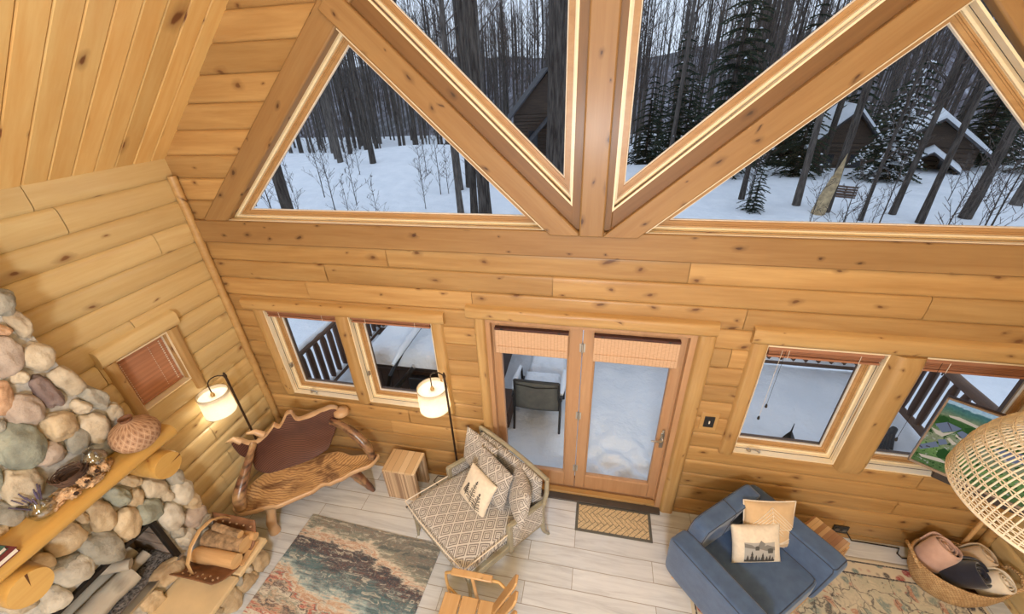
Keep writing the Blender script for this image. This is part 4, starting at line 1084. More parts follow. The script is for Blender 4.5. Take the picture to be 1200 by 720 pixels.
# gas logs and lava rock
m = MB(); m.grid(60, 24, lambda i, j: (-3.73+.38*j, -2.58+1.0*i, .59+.028*abs(nz((i)*26, j*11))+.012*nz(i*60, j*30)))
tag(m.build('lava_rock', plain('lava_rock', lin(112, 108, 106), .95, var=.5, scale=60, bump=.8), ang=180), 'bed of dark lava rock on the firebox floor', 'rock bed', kind='stuff')
gl = wood('charred_log', lin(236, 212, 180), lin(176, 142, 116), 'Y', .9, .5, lin(60, 48, 42), tone=.2, coat=0, stretch=4)
def rlog(name, p, q, r, mat, label, cat, group, seed=0, n=12, m2=None):
    p = V(p); q = V(q); mb = MB(); N = 9; vs = []
    t = (q-p).normalized(); a = t.orthogonal().normalized(); b = t.cross(a)
    for i in range(N):
        for k in range(n):
            w = 2*pi*k/n; rr = r*(1+.12*nz(cos(w)*1.3+seed, sin(w)*1.3, i*.35)+.05*nz(i*.9, k*.7, seed))
            vs.append((q-p)*(i/(N-1))+a*cos(w)*rr+b*sin(w)*rr)
    mb.add(vs, [(i*n+k, i*n+(k+1) % n, (i+1)*n+(k+1) % n, (i+1)*n+k) for i in range(N-1) for k in range(n)])
    if m2 is None: mb.add(vs[:n], [tuple(range(n))]); mb.add(vs[-n:], [tuple(range(n))])
    t_ = mb.build(name, mat, None, weld=True, ang=60); t_.location = p; tag(t_, label, cat, group)
    if m2 is not None:
        for vv in (vs[:n], vs[-n:]):
            e = MB(); e.add(vv, [tuple(range(n))]); e.build('cut_end', m2, t_, smooth=False)
    return t_
rlog('fire_log', (-3.47, -2.16, .70), (-3.45, -1.80, .695), .085, gl, 'big pale log lying at the front of the firebox', 'log', 'fire logs', 2)
rlog('fire_log', (-3.62, -2.2, .69), (-3.62, -1.66, .70), .07, gl, 'long log at the back of the firebox', 'log', 'fire logs', 5)
rlog('fire_log', (-3.64, -1.92, .86), (-3.42, -1.78, .80), .042, gl, 'thin log lying crosswise on top of the others in the firebox', 'log', 'fire logs', 7)
rlog('fire_log', (-3.52, -1.78, .665), (-3.50, -1.64, .68), .042, gl, 'short log stub at the right end of the firebox', 'log', 'fire logs', 9)

# ------------------------------------------------------------------ on the mantel
ZM = 1.803
def pot_mat():
    q = NT('incised_pot'); tc = q.n('ShaderNodeTexCoord'); s_ = q.sep(tc.outputs['Object'])
    a = q.math('MULTIPLY', q.math('ARCTAN2', s_[1], s_[0]), 22/6.28318); z = q.math('MULTIPLY', s_[2], 32)
    fr = lambda x: q.math('ABSOLUTE', q.math('SUBTRACT', q.math('FRACT', x), .5))
    d = q.math('MAXIMUM', fr(q.math('ADD', a, q.math('MULTIPLY', z, .5))), fr(q.math('SUBTRACT', a, q.math('MULTIPLY', z, .5))))
    n = q.noise(tc.outputs['Object'], 18, 5)
    c = q.ramp(n, [(.3, lin(150, 112, 84)), (.7, lin(192, 154, 122))])
    c = q.mix(q.ramp(d, [(.42, (0, 0, 0, 1)), (.47, (.42, .42, .42, 1))]), c, lin(222, 196, 168))
    c = q.mix(q.ramp(d, [(.10, (.75, .75, .75, 1)), (.22, (0, 0, 0, 1))]), c, lin(120, 84, 62))
    q.col(c); q.bump(d, .5, .006); return q.set(.7)
t = thing('clay_pot', 'round brown incised clay pot at the right end of the mantel shelf', 'pot', (-3.125, -1.425, ZM))
m = MB(); m.lathe([(.055, 0), (.085, .012), (.125, .05), (.145, .1), (.142, .14), (.118, .185), (.075, .215), (.045, .228), (.036, .24)], 40, cap1=False); m.build('body', pot_mat(), t, ang=80)
m = MB(); m.lathe([(.035, .232), (.034, .25), (.042, .262), (.036, .262), (.026, .245), (.024, .2)], 24, cap0=False); m.build('neck', plain('pot_neck', lin(120, 82, 60), .7), t, ang=80)
dw = plain('driftwood', lin(186, 152, 116), .75, var=.38, scale=26, bump=.5)
def drift(seed, pts, rad):
    m = MB(); rd = random.Random(seed); N = len(pts)
    P = []; Rr = []
    for i in range(N-1):
        for k in range(5): t = k/5; P.append(V(pts[i]).lerp(V(pts[i+1]), t)+V((.006*nz(i*3+k, seed), .006*nz(i*3+k, seed, 5), .006*nz(i*3+k, 8, seed)))); Rr.append((rad[i]+(rad[i+1]-rad[i])*t)*(1+.35*nz(i*2.2+k*.6, seed)))
    m.tube(P, Rr, 12); return m
t = thing('driftwood', 'gnarled driftwood root holding a nest and two glass vases on the mantel', 'driftwood', (-3.16, -1.80, ZM))
def gnarl(m, c, r3, seed, amp=.32):
    c = V(c)
    for_ = []
    for p in ICO_V:
        n1 = abs(nz(p.x*1.9+seed, p.y*1.9, p.z*1.9)); n2 = abs(nz(p.x*4.5+seed, p.y*4.5, p.z*4.5)); n3 = nz(p.x*9+seed, p.y*9, p.z*9)
        k = 1.15-amp*2.2*(.5-n1)*.9-amp*.9*n2*1.6+amp*.25*n3
        for_.append(c+V((p.x*r3[0], p.y*r3[1], p.z*r3[2]))*k)
    m.add(for_, ICO_F)
m = MB()
for i, (c, r3) in enumerate([((-.01, -.03, .045), (.055, .12, .045)), ((-.02, .10, .05), (.05, .085, .05)), ((.045, -.06, .05), (.032, .04, .04)), ((.05, .01, .075), (.03, .035, .04)), ((.045, .075, .085), (.03, .03, .045)), ((.04, .13, .06), (.032, .03, .05)), ((.0, -.15, .02), (.035, .055, .022)), ((.055, .05, .03), (.025, .06, .03)), ((-.01, .17, .03), (.03, .04, .028))]): gnarl(m, c, r3, i*5.3, .4)
m.build('root', dw, t, ang=180)
dh = plain('dark_hollow', lin(56, 38, 28), .9)
for c in ((.078, .012, .08), (.075, .08, .092), (.076, -.06, .055)):
    m = MB(); m.lathe([(.001, 0), (.010, .002), (.013, -.004), (.001, -.008)], 12); o = m.build('knot_hole', dh, t); o.matrix_local = Matrix.Translation(c) @ Matrix.Rotation(.9, 4, 'Y')
nest = thing('bird_nest', 'dark twig bird nest sitting on the driftwood on the mantel', 'nest', (-3.19, -1.79, ZM+.078)); nest.scale = (1.25, 1.25, 1.3)
m = MB(); rd = random.Random(6)
for k in range(240):
    a = rd.uniform(0, 6.28); r = .046+.03*rd.random(); z = rd.uniform(.0, .05); s = rd.uniform(.5, 1.3); rr = r*(.75+.6*z/.05*.5)
    m.tube([(rr*cos(a+s*j/4), rr*sin(a+s*j/4), z+.008*nz(k, j)) for j in range(5)], .0026, 4, cap=False)
m.build('twigs', plain('nest_twigs', lin(92, 70, 58), .9, var=.3), nest, ang=80)
m = MB(); m.lathe([(.002, .006), (.04, .01), (.048, .026), (.052, .026), (.046, .002), (.03, -.006)], 20); m.build('bowl', plain('nest_bowl', lin(62, 46, 38), .95), nest)
def vase_glass():
    q = NT('clear_vase_glass'); q.t.nodes.remove(q.b)
    tr = q.n('ShaderNodeBsdfTransparent'); tr.inputs[0].default_value = (.93, .95, .94, 1); gl = q.n('ShaderNodeBsdfGlossy'); gl.inputs['Roughness'].default_value = .03
    lw = q.n('ShaderNodeLayerWeight'); lw.inputs[0].default_value = .35; mx = q.n('ShaderNodeMixShader')
    q.l(q.math('ADD', q.math('MULTIPLY', lw.outputs['Facing'], .7), .10), mx.inputs[0]); q.l(tr.outputs[0], mx.inputs[1]); q.l(gl.outputs[0], mx.inputs[2]); q.l(mx.outputs[0], q.out.inputs[0]); return q.m
M['vglass'] = vase_glass()
def vase(label, loc, r):
    t = thing('glass_vase', label, 'vase', loc, 0)
    m = MB(); m.lathe([(.3*r, 0), (.8*r, .2*r), (r, .8*r), (.92*r, 1.3*r), (.5*r, 1.75*r), (.36*r, 1.95*r), (.45*r, 2.1*r), (.42*r, 2.1*r), (.33*r, 1.95*r), (.46*r, 1.72*r), (.88*r, 1.28*r), (.95*r, .8*r), (.74*r, .24*r), (.2*r, .06*r)], 28); m.build('glass_body', M['vglass'], t, ang=80)
    return t
vase('clear glass globe vase on the right side of the driftwood', (-3.17, -1.66, ZM+.062), .066)
vase('clear glass globe vase with lavender at the left end of the driftwood', (-3.18, -1.985, ZM+.0), .064)
t = thing('lavender_sprig', 'dry purple lavender sprig in the left glass vase on the mantel', 'dried flowers', (-3.18, -1.985, ZM+.03))
m = MB(); f = MB(); rd = random.Random(12)
for k in range(15):
    a = rd.uniform(0, 6.28); l = rd.uniform(.1, .17); d = V((cos(a)*.38-.1, sin(a)*.5-.1, 1)).normalized(); m.tube([(0, 0, .03), d*.09, d*l], .0015, 4)
    for j in range(7): c = d*(l-.035+.009*j); f.lathe([(.001, -.005), (.0055, 0), (.001, .006)], 5, c, cap0=False, cap1=False)
m.build('stems', plain('dry_stem', lin(120, 112, 100), .9), t); f.build('flowers', plain('lavender', lin(94, 84, 110), .9, var=.3), t)
def book(label, x, y, z, w, d, h, mat, rz):
    t = thing('book', label, 'book', (x, y, z), rz, 'books on the mantel')
    m = MB(); m.box((0, 0, h*.06), (w, d, h*.12)); m.box((0, 0, h*.94), (w, d, h*.12)); m.box((0, -d/2+.003, h/2), (w, .006, h)); m.build('cover', mat, t, bevel=.0015)
    m = MB(); m.box((0, 0, h/2), (w-.01, d-.014, h*.74)); m.build('pages', M['cream'], t, smooth=False); return t
book('dark red book with pink edges, bottom of the two books on the mantel', -3.155, -2.325, ZM, .20, .27, .034, plain('book_red', lin(112, 44, 48), .6), .08)
book('green book, top of the two books on the mantel', -3.165, -2.335, ZM+.035, .17, .25, .028, plain('book_green', lin(62, 96, 84), .6), .14)
m = MB(); m.tube([(-3.16, -2.19, ZM+.034), (-3.10, -2.165, ZM+.036)], .005, 8); 
# firewood carrier on the hearth
ZH = .402
t = thing('firewood_carrier', 'rust brown riveted firewood carrier with bent wood handle on the hearth', 'log carrier', (-3.06, -1.42, ZH))
lea = plain('rust_leather', lin(134, 94, 66), .6, var=.18, scale=10, bump=.2)
def ucurve(s): # s -1..1 across y
    return ((.29 if s < 0 else .215)*math.copysign(abs(s)**.9, s), .012+(.15 if s < 0 else .22)*abs(s)**(2.2 if s < 0 else 3))
m = MB(); m.grid(20, 28, lambda i, j: (-.24+.46*i, ucurve(2*j-1)[0], ucurve(2*j-1)[1]+.012*sin(pi*i)*abs(2*j-1)**3)); m.build('sling', lea, t, solid=.008, ang=80)
m = MB()
for s in (-1, 1):
    for k in range(6):
        for r_ in range(2):
            q = s*(.9-.13*r_); y, z = ucurve(q); m.lathe([(.008, -.004), (.008, .004), (.003, .005)], 10, (-.19+.074*k, y-s*.012, z+.006))
m.build('rivets', plain('pale_rivet', lin(186, 158, 130), .5), t)
m = MB(); m.tube([(-.05, -.235, .12), (-.05, -.22, .24), (-.05, -.14, .345), (-.05, -.03, .395), (-.05, .08, .375), (-.05, .165, .29), (-.05, .205, .22), (-.05, .21, .14)], .02, 10, flat=.35); m.build('handle', M['ashwood'] if False else M['pale'], t, ang=80)
G = 'firewood in the carrier'
rlog('firewood_log', (-3.25, -1.495, ZH+.085), (-2.84, -1.485, ZH+.088), .062, M['firewood'], 'pale split log with a round end at the front left of the carrier', 'log', G, 21, 14, M['pale'])
rlog('firewood_log', (-3.26, -1.365, ZH+.105), (-2.86, -1.355, ZH+.105), .075, M['bark'], 'thick bark covered log in the middle of the carrier', 'log', G, 33, 9, M['pale'])
rlog('firewood_log', (-3.2, -1.30, ZH+.19), (-2.9, -1.325, ZH+.195), .036, M['bark'], 'flat strip of bark wood lying on top of the thick log', 'log', G, 45, 6, M['pale'])
rlog('firewood_log', (-3.1, -1.272, ZH+.10), (-2.83, -1.268, ZH+.10), .034, M['firewood'], 'small round log squeezed against the right flap of the carrier', 'log', G, 57, 12, M['pale'])
m = MB(); m.box((-2.85, -1.37, ZH+.012), (.05, .22, .018), Matrix.Rotation(.1, 3, 'Z')); tag(m.build('wood_splinter', M['firewood'], bevel=.003), 'flat wood splinter lying on the hearth edge before the carrier', 'wood')
# ------------------------------------------------------------------ live edge bench
def catmull(P, n=5, closed=True):
    out = []; m = len(P)
    for i in range(m if closed else m-1):
        g = lambda k: V(P[k % m]) if closed else V(P[max(0, min(m-1, k))])
        a, b, c, d = g(i-1), g(i), g(i+1), g(i+2)
        for j in range(n):
            t = j/n; out.append(tuple(.5*((2*b)+(c-a)*t+(2*a-5*b+4*c-d)*t*t+(3*b-a-3*c+d)*t**3)))
    if not closed: out.append(tuple(V(P[-1])))
    return out
def root_wood(name, c1, c2, c3, sc=9, center=(.5, 0, .2), rough=.3, dist=5, sx=1.0, patch=None):
    q = NT(name); v = q.coord(); mp = q.n('ShaderNodeMapping'); mp.inputs['Location'].default_value = tuple(-x for x in center); mp.inputs['Scale'].default_value = (sx, 1, 1.5); mp.inputs['Location'].default_value = (-center[0]*sx, -center[1], -center[2]*1.5)
    tc = q.n('ShaderNodeTexCoord'); q.l(tc.outputs['Object'], mp.inputs[0])
    w = q.n('ShaderNodeTexWave', wave_type='RINGS', rings_direction='SPHERICAL'); q.l(mp.outputs[0], w.inputs['Vector'])
    w.inputs['Scale'].default_value = sc; w.inputs['Distortion'].default_value = dist; w.inputs['Detail'].default_value = 3; w.inputs['Detail Scale'].default_value = .8
    n = q.noise(v, 3.2, 5, .6, .5)
    c = q.ramp(w.outputs['Fac'], [(.1, c2), (.6, c1)])
    c = q.mix(q.ramp(n, [(.45, (0, 0, 0, 1)), (.68, (.85, .85, .85, 1))]), c, c3)
    if patch: n3 = q.noise(v, 2.1, 4, .6, 1.2); c = q.mix(q.ramp(n3, [(.5, (0, 0, 0, 1)), (.62, (.8, .8, .8, 1))]), c, patch)
    q.col(c); q.bump(w.outputs['Fac'], .08, .003); return q.set(rough, coat=.35)
RW_D = root_wood('dark_root_wood', lin(112, 74, 60), lin(66, 42, 38), lin(78, 48, 42), 9, (.42, 0, -.35), dist=2.5, sx=2.6)
RW_S = root_wood('seat_root_wood', lin(222, 184, 132), lin(172, 128, 88), lin(206, 164, 112), 10, (.62, .5, .3), dist=9, patch=lin(98, 64, 48))
SAP = wood('sapwood_edge', lin(226, 194, 154), lin(200, 158, 116), 'X', .4, 0, tone=.05, stretch=3, coat=.3, desat=False)
RW_A = root_wood('arm_root_wood', lin(122, 84, 66), lin(66, 42, 36), lin(206, 168, 120), 5, (0, 0, 0))
t = thing('live_edge_bench', 'sculptural live edge root wood bench with dark wavy back in the corner', 'bench', (-3.45, -.70, 0), atan2(.6, .95))
BK = [(.009, .947), (.08, .94), (.171, .859), (.281, .898), (.36, .95), (.408, .995), (.45, .955), (.5, 1.02), (.547, 1.085), (.60, 1.08), (.627, .99), (.70, .985), (.794, 1.0), (.892, 1.02), (.97, 1.03), (1.03, 1.0), (1.03, .93), (1.0, .83), (.95, .72), (.90, .63), (.82, .50), (.645, .425), (.441, .40), (.311, .40), (.20, .42), (.11, .52), (.10, .65), (.03, .78)]
BK = catmull(BK, 5); BK = [(a, b*.99+.006*nz(a*14, b*14)) for a, b in BK]
bfn = lambda a, b, d: V((a, .01+.09*(b-.4)+d+.025*sin(a*3.1-.6), b))
inn = inset_poly(BK, .012)
m = MB(); m.prism([(a, b) for a, b in inset_poly(BK, .0118)], bfn, -.03, .03); back = m.build('back_slab', RW_D, t, ang=50)
ring(MB(), BK, [(.012, -.0295), (.003, -.024), (0, 0), (.003, .024), (.012, .0295)], bfn).build('dark_edge', RW_D, back, ang=80)
nt_ = next(i for i, p in enumerate(BK) if i > 20 and p[1] < .86); m = MB(); pr_ = [(.034, -.0305), (.016, -.036), (-.002, -.026), (-.006, 0), (-.002, .026), (.014, .034), (.03, .0305)]
rw = [inset_poly(BK, a) for a, d in pr_]; kk = len(pr_)
for i in range(nt_): m.add([], []); 
vs = []
for i in range(nt_):
    w_ = .55+.6*abs(nz(BK[i][0]*6, 2.2)) 
    for j, (a, d) in enumerate(pr_):
        c0 = V(BK[i]); c1 = V(rw[j][i]); vs.append(bfn(*(c0+(c1-c0)*w_*(1 if abs(d) < .03 or a < .01 else w_)), d))
m.add(vs, [(i*kk+j, i*kk+j+1, (i+1)*kk+j+1, (i+1)*kk+j) for i in range(nt_-1) for j in range(kk-1)]); m.build('live_edge', SAP, back, ang=80)
m = MB(); m.lathe([(.001, 0), (.04, .02), (.085, .06), (.075, .10), (.02, .12)], 14, (1.06, .05, .86)); m.build('knob_end', SAP, back, ang=80)
m = MB(); m.tube([(.10, -.0, .93), (.05, -.0, .99), (-.02, .01, .965)], [.03, .024, .008], 10); m.tube([(.30, .02, .93), (.24, .02, 1.0), (.17, .02, 1.0)], [.035, .028, .01], 10); m.build('root_horns', SAP, back, ang=80)
SE = [(-.072, -.351), (-.008, -.444), (.086, -.456), (.231, -.453), (.341, -.475), (.488, -.449), (.642, -.425), (.753, -.375), (.823, -.395), (.94, -.38), (1.06, -.345), (1.231, -.335), (1.343, -.25), (1.27, -.19), (1.05, -.10), (.9, .02), (.6, .06), (.4, .05), (.2, .02), (.06, -.08), (-.03, -.22)]
SE = catmull(SE, 5); SE = [(a+.006*nz(a*9, b*9), b+.009*nz(a*11, b*11, 4)) for a, b in SE]
def sfn(a, b, d):
    e = .035*max(0, (abs(a-.63)/.72))**2.5
    return V((a, b, .415+e+d))
m = MB(); nI = inset_poly(SE, .014); cen = (.62, -.19)
for rr in range(6):
    f0, f1 = rr/6, (rr+1)/6
    A = [(cen[0]+(a-cen[0])*f0, cen[1]+(b-cen[1])*f0) for a, b in nI]; B = [(cen[0]+(a-cen[0])*f1, cen[1]+(b-cen[1])*f1) for a, b in nI]
    k = len(nI); dip = lambda a, b, f: -.02*(1-f*f)
    vs = [sfn(a, b, dip(a, b, f0)+.006*nz(a*6, b*6)*(1-f0)) for a, b in A]+[sfn(a, b, dip(a, b, f1)+.006*nz(a*6, b*6)*(1-f1)) for a, b in B]
    m.add(vs, [(i, (i+1) % k, k+(i+1) % k, k+i) for i in range(k)])
m.add([sfn(a, b, -.06) for a, b in nI], [tuple(range(len(nI)))])
seat = m.build('seat_slab', RW_S, t, weld=True, ang=60)
ring(MB(), SE, [(.017, .001), (.010, .002), (.002, -.004), (0, -.025), (.006, -.05), (.03, -.062)], sfn).build('live_edge', SAP, seat, ang=80)
def limb(name, P, R, mat, n=12, seed=0, par=None):
    Q = catmull(P, 5, False); m = MB(); k = len(Q); rr = []
    for i in range(k):
        f = i/(k-1)*(len(R)-1); j = min(len(R)-2, int(f)); rr.append((R[j]+(R[j+1]-R[j])*(f-j))*(1+.16*nz(i*.5, seed)))
    m.tube(Q, rr, n); return m.build(name, mat, par or t, ang=70)
limb('arm', [(.19, .02, .86), (.15, -.12, .79), (.09, -.25, .69), (.03, -.35, .57), (.02, -.40, .455)], [.03, .036, .05, .06, .055], RW_A, seed=1)
limb('arm', [(.94, .02, .87), (1.06, -.07, .83), (1.17, -.17, .74), (1.25, -.25, .61), (1.27, -.27, .46)], [.036, .042, .05, .048, .04], RW_A, seed=2)
limb('leg', [(.24, -.36, .38), (.22, -.39, .25), (.19, -.41, .12), (.19, -.42, 0)], [.06, .045, .048, .055], SAP, seed=3)
limb('leg', [(1.02, -.26, .38), (1.09, -.28, .22), (1.15, -.30, .1), (1.19, -.31, 0)], [.06, .05, .038, .022], RW_A, seed=4)
limb('leg', [(.2, -.06, .38), (.17, -.03, .2), (.15, .0, 0)], [.05, .045, .04], SAP, seed=5)
limb('leg', [(.95, -.05, .38), (1.0, -.03, .2), (1.04, -.02, 0)], [.05, .045, .035], RW_A, seed=6)

# ------------------------------------------------------------------ striped side tables
def strip_mat(name, axis, c1, c2, wdt):
    q = NT(name); v = q.coord(); s_ = q.sep(v)[axis]
    x = q.math('FLOOR', q.math('MULTIPLY', s_, 1/wdt)); wn = q.n('ShaderNodeTexWhiteNoise', noise_dimensions='1D'); q.l(x, wn.inputs['W'])
    g = q.noise(q.coord(scale=(20, 20, 20) if axis is None else tuple(2.5 if i != axis else 40 for i in range(3))), 1.5, 4)
    c = q.ramp(wn.outputs['Value'], [(0, c2), (.45, tuple((a+b)/2 for a, b in zip(c1, c2))), (1, c1)])
    c = q.mix(q.math('MULTIPLY', g, .25), c, c2)
    e = q.math('LESS_THAN', q.math('FRACT', q.math('MULTIPLY', s_, 1/wdt)), .07)
    c = q.mix(q.math('MULTIPLY', e, .45), c, lin(92, 64, 44)); q.col(c); return q.set(.45, coat=.15)
t = thing('side_table', 'small waterfall side table of striped reclaimed wood between the bench and the chaise', 'side table', (-1.88, -.225, 0), .0)
m = MB(); m.bx(-.185, .185, -.145, .145, .425, .45); m.build('tabletop', strip_mat('table_top_planks', 0, lin(236, 214, 180), lin(204, 172, 132), .075), t, bevel=.004)
SP = strip_mat('table_strips', 0, lin(226, 200, 166), lin(150, 118, 92), .0125)
for s in (-1, 1):
    m = MB(); m.prism([(-.185, 0), (.185, 0), (.185, .425), (-.185, .425)], lambda a, b, d: V((a, s*(.145-d), b)), 0, .045); m.build('side_panel', SP, t, bevel=.003)
wd_ = V((.77, .64, 0)); fd_ = V((.64, -.77, 0))
t = thing('striped_end_table', 'low end table of light and dark wood stripes tucked behind the blue armchair', 'side table', tuple(wd_*1.365+fd_*1.625), atan2(.64, .77))
m = MB(); m.bx(-.135, .135, -.145, .145, .46, .495); m.build('tabletop', strip_mat('end_table_planks', 1, lin(236, 206, 160), lin(156, 112, 76), .032), t, bevel=.004)
for s in (-1, 1):
    m = MB(); m.bx(-.13, .13, s*.14-.015, s*.14+.015, 0, .46); m.build('side_panel', strip_mat('end_table_side', 0, lin(226, 192, 146), lin(170, 124, 82), .042), t, bevel=.003)
m = MB(); m.bx(-.12, .12, -.13, .13, .14, .16); m.build('shelf', M['pale'], t)

# ------------------------------------------------------------------ pillows
def pillow_surf(w, h, th, seed=0, pinch=.055):
    def f(i, j, side):
        u = i*2-1; v = j*2-1
        e = (1-abs(u)**2.6)*(1-abs(v)**2.6); d = max(0, e)**.55*th/2
        x = u*w/2*(1-pinch*(1-v*v)**1*(abs(u)**3)); y = v*h/2*(1-pinch*(1-u*u)*(abs(v)**3))
        d *= 1+.10*nz(u*1.5+seed, v*1.5, side)
        return V((x, side*(-d), y))
    return f
def pillow(name, label, cat, Mx, w, h, th, mat, seed=0, group=None, uvs=False, piping=None):
    f = pillow_surf(w, h, th, seed); n = 26; m = MB()
    m.grid(n, n, lambda i, j: f(i, j, 1)); m.grid(n, n, lambda i, j: f(i, j, -1))
    o = m.build(name, mat, None, weld=True, ang=180); tag(o, label, cat, group)
    if uvs: uv_box(o)
    o.matrix_world = Mx
    if piping:
        P = [f(k/20, 0, 1) for k in range(20)]+[f(1, k/20, 1) for k in range(20)]+[f(1-k/20, 1, 1) for k in range(20)]+[f(0, 1-k/20, 1) for k in range(20)]
        e = MB(); e.tube(P, .006, 6, closed=True); e.build('piping', piping, o, ang=180)
    return o, f
def decal(parent, f, name, mat, polys, off=.002):
    """polys in param space (0..1): triangulated finely onto the pillow front"""
    m = MB()
    for P in polys:
        c = (sum(p[0] for p in P)/len(P), sum(p[1] for p in P)/len(P))
        for k in range(len(P)):
            a, b = P[k], P[(k+1) % len(P)]; N = 6
            for i in range(N):
                for j in range(i+1):
                    def pt(i_, j_):
                        s = i_/N; q = (a[0]+(b[0]-a[0])*(j_/i_ if i_ else 0), a[1]+(b[1]-a[1])*(j_/i_ if i_ else 0))
                        r = f(c[0]+(q[0]-c[0])*s, c[1]+(q[1]-c[1])*s, 1); return r+V((0, -off, 0))
                    m.add([pt(i, j), pt(i+1, j), pt(i+1, j+1)], [(0, 1, 2)])
                    if j < i: m.add([pt(i, j), pt(i+1, j+1), pt(i, j+1)], [(0, 1, 2)])
    return m.build(name, mat, parent, weld=True, ang=180)
def stroke(parent, f, name, mat, lines, r=.003, off=.0015):
    m = MB()
    for ln in lines:
        P = []
        for a, b in zip(ln[:-1], ln[1:]):
            for k in range(8): s = k/8; P.append(f(a[0]+(b[0]-a[0])*s, a[1]+(b[1]-a[1])*s, 1)+V((0, -off, 0)))
        P.append(f(*ln[-1], 1)+V((0, -off, 0))); m.tube(P, r, 5)
    return m.build(name, mat, parent, ang=180)
def pose(loc, yaw, tilt, roll=0):
    """pillow front faces -Y at yaw 0; yaw turns it about Z; tilt leans it back; roll spins it in its own plane"""
    return Matrix.Translation(loc) @ Matrix.Rotation(yaw, 4, 'Z') @ Matrix.Rotation(tilt, 4, 'X') @ Matrix.Rotation(roll, 4, 'Y')

# ------------------------------------------------------------------ chaise
cb = V((-.643, -.258, 0)); cu = V((.829, -.559, 0)); cv = V((-.64, -.768, 0))
t = thing('chaise', 'wide patterned chaise lounge with a pale wood frame in front of the patio door', 'chaise', cb)
def C(u, v, z): return cu*u+cv*v+V((0, 0, z))
class CM(MB):
    def cbx(s, u0, u1, v0, v1, z0, z1, z0b=None, z1b=None):
        """box in chaise space; z may differ between back (v0) and front (v1)"""
        z0b = z0 if z0b is None else z0b; z1b = z1 if z1b is None else z1b
        P = [C(u, v, zz) for v, zl, zh in ((v0, z0, z1), (v1, z0b, z1b)) for zz in (zl, zh) for u in (u0, u1)]
        return s.add(P, [(0, 1, 3, 2), (4, 6, 7, 5), (0, 4, 5, 1), (2, 3, 7, 6), (0, 2, 6, 4), (1, 5, 7, 3)])
FRM = M['ashwood']
m = CM(); m.cbx(-.43, .43, .02, .07, .24, .34); m.cbx(-.44, .44, .87, .91, .27, .345); m.cbx(-.44, -.39, .02, .91, .24, .34, .27, .345); m.cbx(.39, .44, .02, .91, .24, .34, .27, .345); m.build('seat_rails', FRM, t, bevel=.008)
m = CM(); m.cbx(-.40, .40, .05, .90, .31, .345); uv_box(m.build('seat_deck', M['diamond'], t))
# thick seat cushion
m = MB(); n = 30
def cush(i, j, top):
    u = i*2-1; v = j*2-1; e = max(0, (1-abs(u)**9))*max(0, (1-abs(v)**9)); hh = .085*e**.4*(1 if top else -1)
    zc = .435+.035*j; crown = .02*(1-u*u)*(1-v*v) if top else 0
    return C(u*(.425+.02*j), .10+.85*j, zc+hh+crown)
m.grid(n, n, lambda i, j: cush(i, j, True)); m.grid(n, n, lambda i, j: cush(i, j, False))
o = m.build('seat_cushion', M['diamond'], t, weld=True, ang=180)
uvl = o.data.uv_layers.new(name='UVMap')
for p in o.data.polygons:
    for li in p.loop_indices:
        q = o.data.vertices[o.data.loops[li].vertex_index].co; uvl.data[li].uv = (q.dot(cu)*1.0+.02, q.dot(cv)+ (q.z*1.0 if abs(p.normal.z) < .5 else 0))
P_ = [C(u*(.43), v, .52+.035*(v-.1)/.85) for u, v in [(-1, .12), (-1.02, .5), (-1.04, .94), (-.5, .955), (0, .957), (.5, .955), (1.04, .94), (1.02, .5), (1, .12)]]
e = MB(); e.tube([p-V((0, 0, .012)) for p in P_], .006, 6); e.build('piping', M['cream'], o)
# back
def bcurve(u): return .93+.035*(1-(u/.42)**2)
m = CM(); N = 16
pts = [C(-.42+.895*i/N, .04, bcurve(-.42+.84*i/N)+.0) for i in range(N+1)]
m.tube(pts, .022, 8); m.build('top_rail', FRM, t, ang=60)
for s in (-1, 1):
    w0, w1 = (.43, .475) if s > 0 else (.42, .42)
    m = MB(); m.tube([C(s*w0, -.03, 0), C(s*w0, .025, .1), C(s*w0, .05, .26), C(s*w0, .055, .5), C(s*w1, .045, .75), C(s*w1, .04, .94)], [.012, .017, .024, .024, .022, .02], 8); m.build('back_post', FRM, t, ang=60)
m = MB(); n = 22
def bp_(i, j, fr):
    u = (i*2-1)*.405; z = .36+(bcurve(u)-.02-.36)*j; e = max(0, 1-abs(i*2-1)**10)*max(0, 1-abs(j*2-1)**10)
    return C(u+.03*j*(i+.1), .06+(.055*e**.4 if fr else -.02*e**.4), z)
m.grid(n, n, lambda i, j: bp_(i, j, True)); m.grid(n, n, lambda i, j: bp_(i, j, False)); o = m.build('backrest', M['diamond'], t, weld=True, ang=180)
uvl = o.data.uv_layers.new(name='UVMap')
for p in o.data.polygons:
    for li in p.loop_indices: q = o.data.vertices[o.data.loops[li].vertex_index].co; uvl.data[li].uv = (q.dot(cu), q.z)
